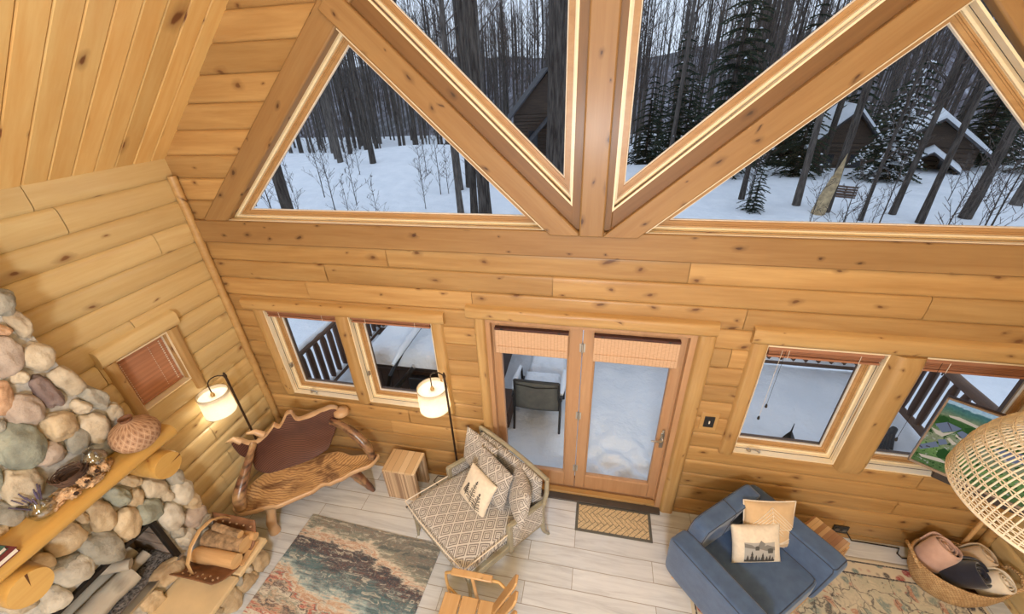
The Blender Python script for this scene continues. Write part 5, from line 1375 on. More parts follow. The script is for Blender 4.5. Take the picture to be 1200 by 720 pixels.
# arms
for s in (-1, 1):
    m = CM(); a, b = sorted((s*.415, s*.46)); m.cbx(a, b, .04, .47, .575, .612, .612, .645); m.build('arm_rail', FRM, t, bevel=.01)
    m = CM(); m.cbx(a, b, .43, .475, .25, .63); m.build('arm_post', FRM, t, bevel=.008)
    m = CM(); a, b = sorted((s*.418, s*.452)); m.cbx(a, b, .07, .43, .30, .58, .30, .615); o = m.build('arm_panel', M['diamond'], t, bevel=.006)
    uvl = o.data.uv_layers.new(name='UVMap')
    for p in o.data.polygons:
        for li in p.loop_indices: q = o.data.vertices[o.data.loops[li].vertex_index].co; uvl.data[li].uv = (q.dot(cv), q.z)
    m = MB(); m.tube([C(s*.415, .885, .30), C(s*.415, .89, .16), C(s*.415, .905, 0)], [.026, .019, .012], 8); m.build('leg', FRM, t, ang=60)
    m = MB(); m.tube([C(s*.425, .06, .26), C(s*.425, .03, .12), C(s*.43, -.035, 0)], [.024, .019, .013], 8); m.build('leg', FRM, t, ang=60)
yawC = atan2(cu.y, cu.x)
PG = 'patterned pillows on the chaise'
def cw(u, v, z): return cb+C(u, v, z)
pillow('throw_pillow', 'patterned square pillow at the left end of the chaise back', 'pillow', pose(cw(-.275, .185, .75), yawC+.05, -.2, .05), .44, .44, .15, M['diamond'], 1, PG, True)
pillow('throw_pillow', 'patterned square pillow in the middle of the chaise, right behind the white tree pillow', 'pillow', pose(cw(.03, .285, .745), yawC-.05, -.30, .04), .46, .45, .15, M['diamond'], 2, PG, True)
pillow('throw_pillow', 'patterned pillow leaning against the right arm of the chaise', 'pillow', pose(cw(.325, .225, .74), yawC-.6, -.22, -.1), .41, .43, .16, M['diamond'], 3, PG, True)
TP_, f = pillow('throw_pillow', 'small cream pillow printed with three dark pine trees on the chaise', 'pillow', pose(cw(.01, .44, .70), yawC+.02, -.52, .1), .36, .36, .13, M['cream'], 4)
ink = plain('ink_print', lin(64, 62, 60), .9, var=.15)
lines = []
for cx, y0, y1, wd in ((.28, .30, .60, .11), (.5, .22, .82, .15), (.72, .14, .62, .14)):
    lines.append([(cx, y0-.06), (cx, y1)])
    for k in range(11):
        y = y0+(y1-y0)*k/11; w = wd*(1-k/11.5)
        for s in (-1, 1): lines.append([(cx, y), (cx+s*w, y+.03+.02*(k % 2))])
stroke(TP_, f, 'tree_print', ink, lines, .0028)

# ------------------------------------------------------------------ armchair
og = wd_*.673+fd_*1.035
t = thing('armchair', 'slate blue upholstered armchair with tufted back standing by the right window wall', 'armchair', og, atan2(.64, .77))
# local: x across, -y forward (0 back .. -.78 front)
def pad(m, c, d, R=None, p=8, n=18, skew=None):
    """rounded upholstered block"""
    for ax in range(3):
        for s in (-1, 1):
            o1, o2 = (ax+1) % 3, (ax+2) % 3
            vs = []
            for j in range(n):
                for i in range(n):
                    q = [0, 0, 0]; q[ax] = s; q[o1] = 2*i/(n-1)-1; q[o2] = 2*j/(n-1)-1
                    r = sum(abs(k)**p for k in q)**(1/p)
                    q = V([k/r*dd/2 for k, dd in zip(q, d)])
                    if R is not None: q = R @ q
                    q = q+V(c)
                    if skew: q = skew(q)
                    vs.append(q)
            m.add(vs, [(j*n+i, j*n+i+1, (j+1)*n+i+1, (j+1)*n+i) for j in range(n-1) for i in range(n-1)])
    return m
AN = M['navy']
def sedge(c, d, p, pts, R=None, skew=None, out=1.004):
    """points on the surface of a pad, given in its -1..1 box coordinates"""
    o = []
    for q in pts:
        r = sum(abs(k)**p for k in q)**(1/p); v = V([k/r*dd/2*out for k, dd in zip(q, d)])
        if R is not None: v = R @ v
        v = v+V(c); o.append(skew(v) if skew else v)
    return o
def piping(parent, *args, **kw):
    m = MB(); m.tube(sedge(*args, **kw), .0048, 6); m.build('piping', M['navypipe'], parent, ang=180)
fr_ = [i/12 for i in range(13)]
for s in (-1, 1):
    sk = lambda q: V((q.x-s*.045*(.64-q.z)/.48*.6, q.y-.05*(q.z-.16)/.48*(1 if q.y < -.4 else 0), q.z))
    ca, da = (s*.445, -.395, .405), (.185, .79, .51)
    m = MB(); pad(m, ca, da, p=10, n=24, skew=sk); a = m.build('arm', AN, t, weld=True, ang=180)
    for x in (-1, 1): piping(a, ca, da, 10, [(x, 1-2*k, 1) for k in fr_]+[(x, -1, 1-2*k) for k in fr_], skew=sk)
    piping(a, ca, da, 10, [(-1+2*k, -1, 1) for k in fr_], skew=sk)
tl = Matrix.Rotation(.13, 3, 'X')
def tuft(q):
    for bx_ in (-.17, .17):
        d2 = (q.x-bx_)**2+(q.z-.60)**2
        if q.y < -.10: q = q+V((0, .04*math.exp(-d2/.008), 0))
    return q
cbk, dbk = (0, -.085, .525), (.715, .145, .60)
m = MB(); pad(m, cbk, dbk, tl, p=10, n=44, skew=tuft); bk = m.build('backrest', AN, t, weld=True, ang=180)
for bx_ in (-.17, .17):
    m = MB(); m.lathe([(.016, 0), (.013, .006), (.004, .009)], 14); o = m.build('button', M['navypipe'], bk); o.matrix_local = Matrix.Translation((bx_, -.135, .60)) @ Matrix.Rotation(pi/2+.13, 4, 'X')
for y_ in (-1, 1): piping(bk, cbk, dbk, 10, [(-1, y_, -1+2*k) for k in fr_]+[(-1+2*k, y_, 1) for k in fr_]+[(1, y_, 1-2*k) for k in fr_], R=tl)
piping(bk, cbk, dbk, 10, [(0, 1-2*k, 1) for k in fr_]+[(0, -1, 1-1.5*k) for k in fr_], R=tl, skew=tuft)
csc, dsc = (0, -.445, .345), (.715, .66, .19)
m = MB(); pad(m, csc, dsc, p=12, n=26); sc_ = m.build('seat_cushion', AN, t, weld=True, ang=180)
piping(sc_, csc, dsc, 12, [(-1, 1-2*k, 1) for k in fr_]+[(-1+2*k, -1, 1) for k in fr_]+[(1, -1+2*k, 1) for k in fr_])
m = MB(); pad(m, (0, -.40, .215), (.80, .72, .12), p=12, n=16); m.build('seat_base', AN, t, weld=True, ang=180)
m = MB(); m.bx(-.475, .475, -.765, -.02, .135, .162); m.build('wood_plinth', M['pale'], t, bevel=.005)
for x in (-.4, .4):
    for y in (-.72, -.08):
        m = MB(); m.tube([(x, y, .14), (x*1.04, y+(.02 if y > -.4 else -.02), 0)], [.022, .013], 10); m.build('leg', M['pale'], t)
tan_ = fabric('tan_canvas', lin(204, 174, 134), lin(218, 190, 152), 160)
TP_, f = pillow('throw_pillow', 'tan square pillow stitched with white chevron lines on the blue armchair', 'pillow', pose((1.595, -.455, .655), .17, -.42, .03), .43, .42, .14, tan_, 6, piping=M['cream'])
lines = [[(.5, .10), (.5, .92)]]
for k in range(4): o_ = .055*k; lines += [[(.06, .50-o_*1.0), (.5, .92-o_*1.25)], [(.94, .50-o_), (.5, .92-o_*1.25)]]
for k in range(3): o_ = .06*k; lines += [[(.28, .46-o_), (.5, .64-o_)], [(.72, .46-o_), (.5, .64-o_)], [(.06, .30-o_), (.5, .10+o_*.3)], [(.94, .30-o_), (.5, .10+o_*.3)]]
lines += [[(.5, .48), (.95, .47)], [(.05, .47), (.5, .48)]]
stroke(TP_, f, 'stitched_lines', M['cream'], lines, .003)
TP_, f = pillow('throw_pillow', 'small white pillow printed with a grey ski lift and pines on the blue armchair', 'pillow', pose((1.475, -.60, .585), .2, -.5, .0), .41, .33, .13, M['cream'], 8)
gry = lambda n, v: plain(n, lin(v, v, v), .9, var=.03)
decal(TP_, f, 'printed_sky', gry('print_light', 176), [[(.2, .10), (.8, .10), (.8, .62), (.2, .62)]], .002)
decal(TP_, f, 'printed_mountains', gry('print_mid', 128), [[(.2, .50), (.2, .60), (.34, .57), (.45, .47)], [(.42, .47), (.52, .68), (.6, .60), (.56, .48)], [(.46, .48), (.64, .57), (.8, .50), (.8, .42), (.62, .42)]], .0032)
pol = []
for cx, h, w in ((.26, .16, .04), (.34, .28, .055), (.42, .17, .04), (.48, .13, .03), (.55, .23, .05), (.63, .14, .04), (.69, .17, .04), (.75, .12, .035)):
    for k in range(3): y = .15+h*k*.28; ww = w*(1-.27*k); pol.append([(cx-ww, y), (cx+ww, y), (cx, y+h*.45)])
pol.append([(.2, .105), (.8, .105), (.8, .17), (.2, .17)])
decal(TP_, f, 'printed_pines', gry('print_dark', 70), pol, .0044)
decal(TP_, f, 'printed_gondolas', gry('print_gondola', 84), [[(.40, .44), (.48, .44), (.48, .53), (.44, .55), (.40, .53)], [(.65, .36), (.75, .36), (.76, .47), (.70, .49), (.64, .47)]], .0048)

# ------------------------------------------------------------------ rugs and mat
def rug_abs():
    q = NT('abstract_rug'); tc = q.n('ShaderNodeTexCoord'); s_ = q.sep(tc.outputs['Object'])
    v = tc.outputs['Object']
    n1 = q.noise(v, 1.7, 4, .55, .3); n2 = q.noise(v, 7, 6, .7); n3 = q.noise(q.coord(scale=(1.6, 9, 1), rot=(0, 0, .25)), 2.6, 5, .65, .8)
    # distance from the far edge, flowing down to the right
    d = q.math('ADD', q.math('MULTIPLY', s_[1], -1.0), .95)
    d = q.math('SUBTRACT', d, q.math('MULTIPLY', s_[0], .17))
    d = q.math('ADD', d, q.math('MULTIPLY', q.math('SUBTRACT', n1, .5), .52))
    d = q.math('ADD', d, q.math('MULTIPLY', q.math('SUBTRACT', n2, .5), .17))
    d = q.math('ADD', d, q.math('MULTIPLY', q.math('SUBTRACT', n3, .5), .30))
    d = q.math('DIVIDE', d, 1.9)
    T = lambda *c: lin(*c)
    DK, TE, LB, CR, RU, RD, SG, BE = T(62, 66, 78), T(84, 120, 130), T(164, 190, 196), T(222, 216, 204), T(190, 152, 128), T(190, 84, 76), T(140, 150, 142), T(204, 184, 162)
    st = [(0, T(126, 130, 126)), (.03, SG), (.055, CR), (.075, RU), (.085, CR), (.10, T(96, 104, 108)), (.115, DK), (.16, T(74, 80, 92)), (.21, TE), (.25, T(92, 122, 134)), (.29, LB), (.305, T(206, 206, 198)), (.32, BE), (.335, RU), (.345, CR), (.355, SG), (.367, RD), (.377, BE), (.39, DK), (.405, CR), (.425, SG), (.44, BE), (.455, DK), (.475, BE)]
    c = q.ramp(d, st)
    st2 = [(.475, BE), (.49, RD), (.50, CR), (.53, T(206, 202, 192)), (.55, SG), (.57, CR), (.59, TE), (.62, LB), (.64, CR), (.67, RU), (.69, DK), (.73, TE), (.77, CR), (.82, BE), (.9, TE), (1, DK)]
    c2 = q.ramp(d, st2); c = q.mix(q.math('GREATER_THAN', d, .475), c, c2)
    sp = q.noise(q.coord(scale=(1, 1.8, 1), rot=(0, 0, .5)), 62, 4, .75); c = q.mix(q.ramp(sp, [(.52, (0, 0, 0, 1)), (.76, (.3, .3, .3, 1))]), c, CR); c = q.mix(q.ramp(sp, [(.26, (.35, .35, .35, 1)), (.44, (0, 0, 0, 1))]), c, T(78, 86, 94))
    wz = q.n('ShaderNodeVectorMath', operation='ADD'); q.l(q.coord(scale=(1.1, 15, 1), rot=(0, 0, .2)), wz.inputs[0]); q.l(q.math('MULTIPLY', n1, 6.0), wz.inputs[1])
    n4 = q.noise(wz.outputs[0], 1.9, 6, .7, .6)
    c = q.mix(q.ramp(n4, [(.54, (0, 0, 0, 1)), (.62, (.6, .6, .6, 1))]), c, CR); c = q.mix(q.ramp(n4, [(.36, (.6, .6, .6, 1)), (.44, (0, 0, 0, 1))]), c, T(72, 84, 94)); c = q.mix(q.ramp(n4, [(.485, (0, 0, 0, 1)), (.495, (.5, .5, .5, 1)), (.505, (.5, .5, .5, 1)), (.515, (0, 0, 0, 1))]), c, T(176, 116, 96))
    q.col(c); q.bump(sp, .5, .004); return q.set(.95, sheen=.2)
t = thing('area_rug', 'abstract rug of teal, charcoal, rust and cream waves on the floor before the bench', 'rug', (-2.085, -1.80, 0), -.047)
m = MB(); m.box((0, 0, .007), (1.50, 2.1, .013)); m.build('pile', rug_abs(), t, bevel=.004)
def rug_per():
    q = NT('persian_rug'); tc = q.n('ShaderNodeTexCoord'); v = tc.outputs['Object']; s_ = q.sep(v)
    T = lambda *c: lin(*c)
    CR, SA, RD, NV, TE, RU = T(216, 208, 190), T(188, 188, 172), T(170, 78, 80), T(66, 66, 76), T(116, 140, 142), T(176, 122, 104)
    wv = q.n('ShaderNodeVectorMath', operation='ADD'); q.l(v, wv.inputs[0]); nn = q.n('ShaderNodeTexNoise'); q.l(v, nn.inputs['Vector']); nn.inputs['Scale'].default_value = 5; nn.inputs['Detail'].default_value = 3
    sc = q.n('ShaderNodeVectorMath', operation='SCALE'); q.l(nn.outputs['Color'], sc.inputs[0]); sc.inputs['Scale'].default_value = .22; q.l(sc.outputs[0], wv.inputs[1])
    f1 = q.n('ShaderNodeTexVoronoi', feature='DISTANCE_TO_EDGE'); q.l(wv.outputs[0], f1.inputs['Vector']); f1.inputs['Scale'].default_value = 5.5
    f2 = q.n('ShaderNodeTexVoronoi'); q.l(wv.outputs[0], f2.inputs['Vector']); f2.inputs['Scale'].default_value = 11
    base = q.ramp(q.noise(v, 2.2, 4), [(.35, SA), (.65, CR)])
    sel = q.sep(f2.outputs['Color'])
    mot = q.ramp(sel[0], [(0, TE), (.22, NV), (.38, TE), (.5, RD), (.62, RU), (.75, SA), (1, CR)], 'CONSTANT')
    blob = q.ramp(f2.outputs['Distance'], [(.34, (1, 1, 1, 1)), (.52, (0, 0, 0, 1))])
    c = q.mix(q.math('MULTIPLY', blob, .8), base, mot)
    c = q.mix(q.ramp(f1.outputs['Distance'], [(.012, (.75, .75, .75, 1)), (.03, (0, 0, 0, 1))]), c, NV)
    f3 = q.n('ShaderNodeTexVoronoi'); q.l(wv.outputs[0], f3.inputs['Vector']); f3.inputs['Scale'].default_value = 26
    m3 = q.ramp(q.sep(f3.outputs['Color'])[0], [(0, NV), (.2, TE), (.4, SA), (.55, RU), (.68, CR), (.85, RD)], 'CONSTANT')
    c = q.mix(q.math('MULTIPLY', q.math('MULTIPLY', q.ramp(f3.outputs['Distance'], [(.2, (1, 1, 1, 1)), (.4, (0, 0, 0, 1))]), q.ramp(q.noise(v, 3.2, 3), [(.44, (0, 0, 0, 1)), (.54, (1, 1, 1, 1))])), .75), c, m3)
    f4 = q.n('ShaderNodeTexVoronoi', feature='DISTANCE_TO_EDGE'); q.l(wv.outputs[0], f4.inputs['Vector']); f4.inputs['Scale'].default_value = 11
    c = q.mix(q.math('MULTIPLY', q.ramp(f4.outputs['Distance'], [(.03, (.6, .6, .6, 1)), (.07, (0, 0, 0, 1))]), q.ramp(q.noise(v, 2.4, 3), [(.5, (0, 0, 0, 1)), (.58, (1, 1, 1, 1))])), c, T(86, 92, 98))
    ed = q.math('MINIMUM', q.math('SUBTRACT', 1.2, q.math('ABSOLUTE', s_[0])), q.math('SUBTRACT', .9, q.math('ABSOLUTE', s_[1])))
    bmot = q.n('ShaderNodeTexVoronoi'); q.l(v, bmot.inputs['Vector']); bmot.inputs['Scale'].default_value = 13
    bc = q.mix(q.ramp(bmot.outputs['Distance'], [(.35, (1, 1, 1, 1)), (.5, (0, 0, 0, 1))]), CR, q.ramp(q.sep(bmot.outputs['Color'])[0], [(0, NV), (.3, RD), (.55, RU), (.8, TE)], 'CONSTANT'))
    inb = q.math('MULTIPLY', q.math('GREATER_THAN', ed, .035), q.math('LESS_THAN', ed, .15)); c = q.mix(inb, c, bc)
    ln = q.math('MAXIMUM', q.math('LESS_THAN', q.math('ABSOLUTE', q.math('SUBTRACT', ed, .035)), .007), q.math('LESS_THAN', q.math('ABSOLUTE', q.math('SUBTRACT', ed, .15)), .007)); c = q.mix(ln, c, NV)
    c = q.mix(q.math('LESS_THAN', ed, .028), c, CR)
    sp = q.noise(v, 70, 3, .7); c = q.mix(q.ramp(sp, [(.5, (0, 0, 0, 1)), (.66, (.6, .6, .6, 1))]), c, CR); q.col(c); q.bump(sp, .3, .003); return q.set(.95, sheen=.2)
t = thing('area_rug', 'distressed oriental rug in cream, rust and navy under the blue armchair and the basket', 'rug', (2.22, -1.105, 0))
m = MB(); m.box((0, 0, .005), (2.4, 1.8, .009)); m.build('pile', rug_per(), t, bevel=.003)
t = thing('door_mat', 'tan herringbone doormat with a grey rubber border in front of the patio door', 'doormat', (.372, -.235, 0))
m = MB(); m.box((0, 0, .005), (.76, .315, .01)); m.build('rubber_base', plain('grey_rubber', lin(98, 98, 94), .8), t, bevel=.004)
m = MB(); a_ = .128; b_ = .036
def clipbrick(c, ang):
    d = V((cos(ang), sin(ang), 0)); n = V((-d.y, d.x, 0)); P = [c+d*x+n*y for x, y in ((-a_/2, -b_/2), (a_/2, -b_/2), (a_/2, b_/2), (-a_/2, b_/2))]
    P = [(p.x, p.y) for p in P]
    for ax, lim, sg in ((0, .352, 1), (0, -.352, -1), (1, .132, 1), (1, -.132, -1)):
        o_ = []
        for k in range(len(P)):
            p, q_ = P[k], P[(k+1) % len(P)]; ip = sg*(p[ax]-lim) <= 0; iq = sg*(q_[ax]-lim) <= 0
            if ip: o_.append(p)
            if ip != iq: s = (lim-p[ax])/(q_[ax]-p[ax]); o_.append((p[0]+(q_[0]-p[0])*s, p[1]+(q_[1]-p[1])*s))
        P = o_
        if len(P) < 3: return
    m.prism(P, lambda a, b, e: V((a, b, e)), .009, .014)
g = .006; A_ = a_+g; B_ = b_+g
for r in range(-12, 13):
    for k in range(-16, 17):
        x = k*B_; y = r*A_
        # two-family herringbone in 45 degree rotated space
        for fam in (0, 1):
            px, py = (k*B_*1.0, k*B_*1.0) if False else (0, 0)
        pass
dx = (a_+g)*cos(pi/4)
for col in range(-8, 9):
    for k in range(-14, 15):
        sgn = 1 if col % 2 else -1
        c = V((k*(b_+g)*1.414, col*(dx), 0)) + V(((b_+g)*.707 if col % 2 else 0, 0, 0))
        clipbrick(c, sgn*pi/4)
m.build('herringbone_pad', plain('coir_tan', lin(216, 194, 156), .95, var=.12, scale=60, bump=.5), t, smooth=False)

# ------------------------------------------------------------------ slatted deck chair at the bottom edge
t = thing('slatted_chair', 'pale wooden slatted chair with bent tube arms at the bottom edge, beside the chaise', 'chair', (-.76, -1.62, 0))
M['brass'] = plain('honey_tube', lin(206, 168, 110), .4, .1)
for i in range(3):
    m = MB(); x0 = -.245+.147*i; m.bx(x0, x0+.138, -.275, .275, .39-.004*i, .412-.004*i); m.build('seat_slat', M['pale'], t, bevel=.006)
m = MB(); m.bx(-.24, .2, -.25, -.21, .36, .39); m.bx(-.24, .2, .21, .25, .36, .39); m.build('seat_rails', M['pale'], t, bevel=.004)
for i in range(5):
    y = (i-2)*.105; h = .91-.03*abs(i-2)**1.3
    m = MB(); P = []; 
    m.prism([(-.046, .36), (.046, .36), (.05, h-.03), (.03, h), (-.03, h), (-.05, h-.03)], lambda a, b, d: V((.15+.45*(b-.36)+.012*abs(i-2)*-.4+d, y*(1+.55*(b-.36))+a, b)), 0, .02)
    m.build('back_slat', M['pale'], t, bevel=.005)
m = MB(); m.bx(.245, .27, -.26, .26, .50, .55); m.build('back_rail', M['pale'], t, bevel=.004)
for s in (-1, 1):
    y = s*.335
    m = MB(); m.tube([(-.23, y, .02), (-.245, y, .2), (-.25, y, .5), (-.24, y, .575), (-.19, y, .60), (.1, y, .60), (.2, y, .59), (.27, y*.9, .57), (.30, y*.8, .56)], .012, 10); m.build('arm_tube', M['brass'], t, ang=80)
    m = MB(); m.box((-.02, y, .615), (.34, .055, .02)); m.build('armrest', M['pale'], t, bevel=.008)
    m = MB(); m.tube([(-.02, y, .60), (-.0, y*.95, .35), (.04, y*.95, .0)], .014, 8); m.build('leg', M['pale'], t)
    m = MB(); m.tube([(.22, y*.78, .37), (.33, y*.8, .0)], .016, 8); m.build('leg', M['pale'], t)
    m = MB(); m.tube([(-.24, y, .36), (-.1, y*.75, .375)], .01, 8); m.tube([(.2, y*.78, .375), (.27, y*.9, .57)], .01, 8); m.build('brace', M['brass'], t)

# ------------------------------------------------------------------ basket of rolled blankets
def seagrass():
    q = NT('seagrass'); tc = q.n('ShaderNodeTexCoord'); s_ = q.sep(tc.outputs['Object'])
    a = q.math('ARCTAN2', q.math('MULTIPLY', s_[1], 1.3), s_[0]); w = q.math('FLOOR', q.math('MULTIPLY', s_[2], 55)); fz = q.math('FRACT', q.math('MULTIPLY', s_[2], 55))
    t_ = q.math('FRACT', q.math('ADD', q.math('MULTIPLY', a, 13), q.math('MULTIPLY', w, .5)))
    h = q.math('MULTIPLY', q.math('SINE', q.math('MULTIPLY', fz, pi)), q.math('SINE', q.math('MULTIPLY', t_, pi)))
    n = q.noise(tc.outputs['Object'], 24, 4); c = q.ramp(n, [(.3, lin(182, 148, 106)), (.7, lin(222, 192, 148))]); c = q.mix(q.ramp(h, [(.1, (.6, .6, .6, 1)), (.5, (0, 0, 0, 1))]), c, lin(140, 98, 56))
    q.col(c); q.bump(h, .7, .006); return q.set(.85)
SG_ = seagrass()
t = thing('seagrass_basket', 'oval woven seagrass basket full of rolled blankets by the right wall', 'basket', (3.19, -.33, .01), -.14)
m = MB(); m.lathe([(.02, .0), (.21, .0), (.235, .02), (.285, .12), (.318, .24), (.322, .30), (.308, .30), (.30, .24), (.268, .12), (.22, .03), (.02, .02)], 56, sx=1, sy=.74, cap0=True, cap1=True); m.build('body', SG_, t, ang=80)
for s in (-1, 1):
    m = MB(); m.tube([(s*.30, -.10, .285), (s*.345, -.085, .345), (s*.36, 0, .375), (s*.345, .085, .345), (s*.30, .10, .285)], .014, 10); m.build('handle', SG_, t, ang=80)
m = MB(); m.tube([(.315*cos(k*2*pi/48), .315*.74*sin(k*2*pi/48), .303) for k in range(48)], .011, 8, closed=True); m.build('rim', SG_, t, ang=80)
def roll(label, c, axis, L, R, mat, turns=3.2, seed=0, flat=1.0):
    ax = V(axis).normalized(); a = ax.orthogonal().normalized(); b = ax.cross(a); m = MB(); n = int(turns*26); k = 8; vs = []
    for i in range(n+1):
        th = 2*pi*turns*i/n; r = R*(.16+.84*i/n)
        for j in range(k+1):
            f = j/k-.5; rr = r*(1+.05*nz(th*.5, f*3, seed))*(1-.12*abs(2*f)**4)
            vs.append(a*cos(th)*rr+b*sin(th)*rr*flat+ax*(f*L*(1-.10*(1-i/n))+.022*nz(th*.7, seed, f)))
    m.add(vs, [(i*(k+1)+j, i*(k+1)+j+1, (i+1)*(k+1)+j+1, (i+1)*(k+1)+j) for i in range(n) for j in range(k)])
    o = m.build('rolled_blanket', mat, None, ang=180, solid=R*.13, sub=1); o.location = c; return tag(o, label, 'blanket', 'rolled blankets in the basket')
fz = lambda n, c1, c2: fabric(n, c1, c2, 60, .95, .6)
roll('dusty pink rolled blanket at the left end of the basket', (3.06, -.245, .315), (.35, .05, .95), .28, .128, fz('pink_fleece', lin(198, 158, 144), lin(220, 186, 172)), seed=1)
roll('dark navy rolled blanket in the middle of the basket', (3.19, -.375, .30), (.5, -.35, .75), .26, .118, fz('navy_fleece', lin(22, 24, 40), lin(38, 42, 62)), seed=2)
roll('cream white rolled blanket at the right end of the basket', (3.365, -.415, .285), (.45, -.2, .85), .22, .10, fz('cream_fleece', lin(228, 216, 196), lin(242, 234, 220)), seed=3)
roll('beige rolled blanket behind the navy one in the basket', (3.335, -.24, .325), (.5, -.1, .8), .24, .098, fz('beige_fleece', lin(190, 166, 138), lin(212, 192, 166)), seed=4)

# ------------------------------------------------------------------ television on a corner arm
t = thing('television', 'flat television showing an aerial view of a green resort, hung in the right corner', 'television', (2.58, -.10, 1.24), atan2(-.577, .817))
bz = plain('tv_bezel', lin(58, 50, 48), .4)
m = MB(); W_, H_ = 1.11, .66
m.bx(0, W_, 0, .04, 0, H_); m.bx(.25, .85, .03, .08, .15, .5); m.build('casing', bz, t, bevel=.006)
m = MB(); m.bx(0, W_, -.012, .001, H_-.012, H_); m.bx(0, .012, -.012, .001, 0, H_); m.bx(W_-.012, W_, -.012, .001, 0, H_); m.bx(0, W_, -.012, .001, 0, .022); m.build('bezel', plain('tv_edge', lin(150, 132, 116), .4), t, bevel=.002)
m = MB(); m.bx(.16, .95, .0, .06, -.07, .0); m.build('speaker_bar', bz, t, bevel=.008)
def emit(name, node_fn, st=1.0):
    q = NT(name); q.t.nodes.remove(q.b); e = q.n('ShaderNodeEmission'); e.inputs[1].default_value = st
    c = node_fn(q)
    if hasattr(c, 'is_output'): q.l(c, e.inputs[0])
    else: e.inputs[0].default_value = c
    q.l(e.outputs[0], q.out.inputs[0]); return q.m
def scr(q):
    tc = q.n('ShaderNodeTexCoord'); s_ = q.sep(tc.outputs['Object']); v = tc.outputs['Object']
    n = q.noise(v, 9, 5, .6); h = q.math('ADD', q.math('DIVIDE', s_[2], .66), q.math('MULTIPLY', q.math('SUBTRACT', n, .5), .10)); h = q.math('ADD', h, q.math('MULTIPLY', s_[0], .02))
    c = q.ramp(h, [(.12, lin(84, 106, 66)), (.30, lin(112, 140, 84)), (.42, lin(126, 128, 104)), (.52, lin(136, 140, 112)), (.60, lin(84, 110, 68)), (.63, lin(54, 84, 44)), (.75, lin(62, 92, 52)), (.78, lin(122, 130, 104)), (.85, lin(78, 112, 100)), (.925, lin(70, 108, 116)), (.935, lin(164, 186, 200)), (1, lin(150, 180, 206))])
    tr = q.noise(v, 26, 3, .6); low = q.math('LESS_THAN', s_[2], .40)
    c = q.mix(q.math('MULTIPLY', low, q.ramp(tr, [(.56, (0, 0, 0, 1)), (.6, (1, 1, 1, 1))])), c, lin(48, 74, 40)); c = q.mix(q.math('MULTIPLY', low, q.ramp(tr, [(.36, (.8, .8, .8, 1)), (.40, (0, 0, 0, 1))])), c, lin(166, 164, 158))
    return q.mix(.25, c, q.ramp(q.noise(v, 60, 2), [(.3, (0, 0, 0, 1)), (.7, (.6, .7, .5, 1))]), 'OVERLAY')
m = MB(); m.add([(.012, -.002, .022), (W_-.012, -.002, .022), (W_-.012, -.002, H_-.012), (.012, -.002, H_-.012)], [(0, 1, 2, 3)]); sc_ = m.build('screen', emit('tv_picture', scr, .9), t, smooth=False)
def shapes(nm, c, L_, y):
    e_ = emit(nm, lambda q: c, .9)
    for P in L_: m = MB(); m.add([(a*W_, y, b*H_) for a, b in P], [tuple(range(len(P)))]); m.build(nm, e_, sc_, smooth=False)
shapes('picture_roof', lin(104, 112, 132), [[(.018, .619), (.062, .698), (.134, .68), (.12, .629), (.069, .544)], [(.07, .434), (.1, .474), (.12, .426), (.09, .366)], [(.125, .608), (.139, .656), (.225, .617), (.205, .519)], [(.005, .262), (.067, .399), (.094, .349), (.025, .213)], [(.30, .60), (.42, .66), (.50, .58), (.38, .5)], [(.55, .4), (.66, .5), (.76, .42), (.64, .32)]], -.0032)
shapes('picture_building', lin(190, 176, 158), [[(.011, .559), (.046, .499), (.08, .49), (.121, .624), (.076, .541)], [(.126, .589), (.199, .521), (.201, .497), (.128, .562)], [(.103, .488), (.11, .514), (.154, .472), (.143, .436)], [(.049, .786), (.094, .808), (.207, .78), (.203, .746), (.115, .766), (.059, .768)], [(.30, .58), (.38, .47), (.38, .5), (.30, .6)], [(.03, .15), (.13, .20), (.17, .18), (.16, .16), (.05, .12)]], -.0036)
shapes('picture_shadow', lin(70, 66, 74), [[(.062, .69), (.10, .61), (.103, .615), (.066, .698)], [(.14, .57), (.155, .56), (.155, .575), (.14, .59)], [(.17, .545), (.185, .53), (.185, .548), (.17, .562)], [(.01, .25), (.03, .24), (.03, .255), (.012, .27)], [(.04, .28), (.06, .29), (.06, .305), (.04, .3)]], -.0040)
shapes('picture_tree', lin(44, 74, 38), [[(.012, .70), (.03, .76), (.06, .74), (.07, .70), (.05, .66), (.02, .67)], [(.10, .30), (.12, .36), (.15, .33), (.155, .24), (.13, .19), (.105, .22)], [(.14, .70), (.17, .74), (.21, .71), (.20, .66), (.16, .655)]], -.0028)
m = MB(); m.tube([(.55, .08, .33), (.55, .30, .33), (.62, .48, .33)], .025, 8); m.box((.62, .46, .33), (.08, .05, .2)); m.build('wall_arm', M['black'], t)

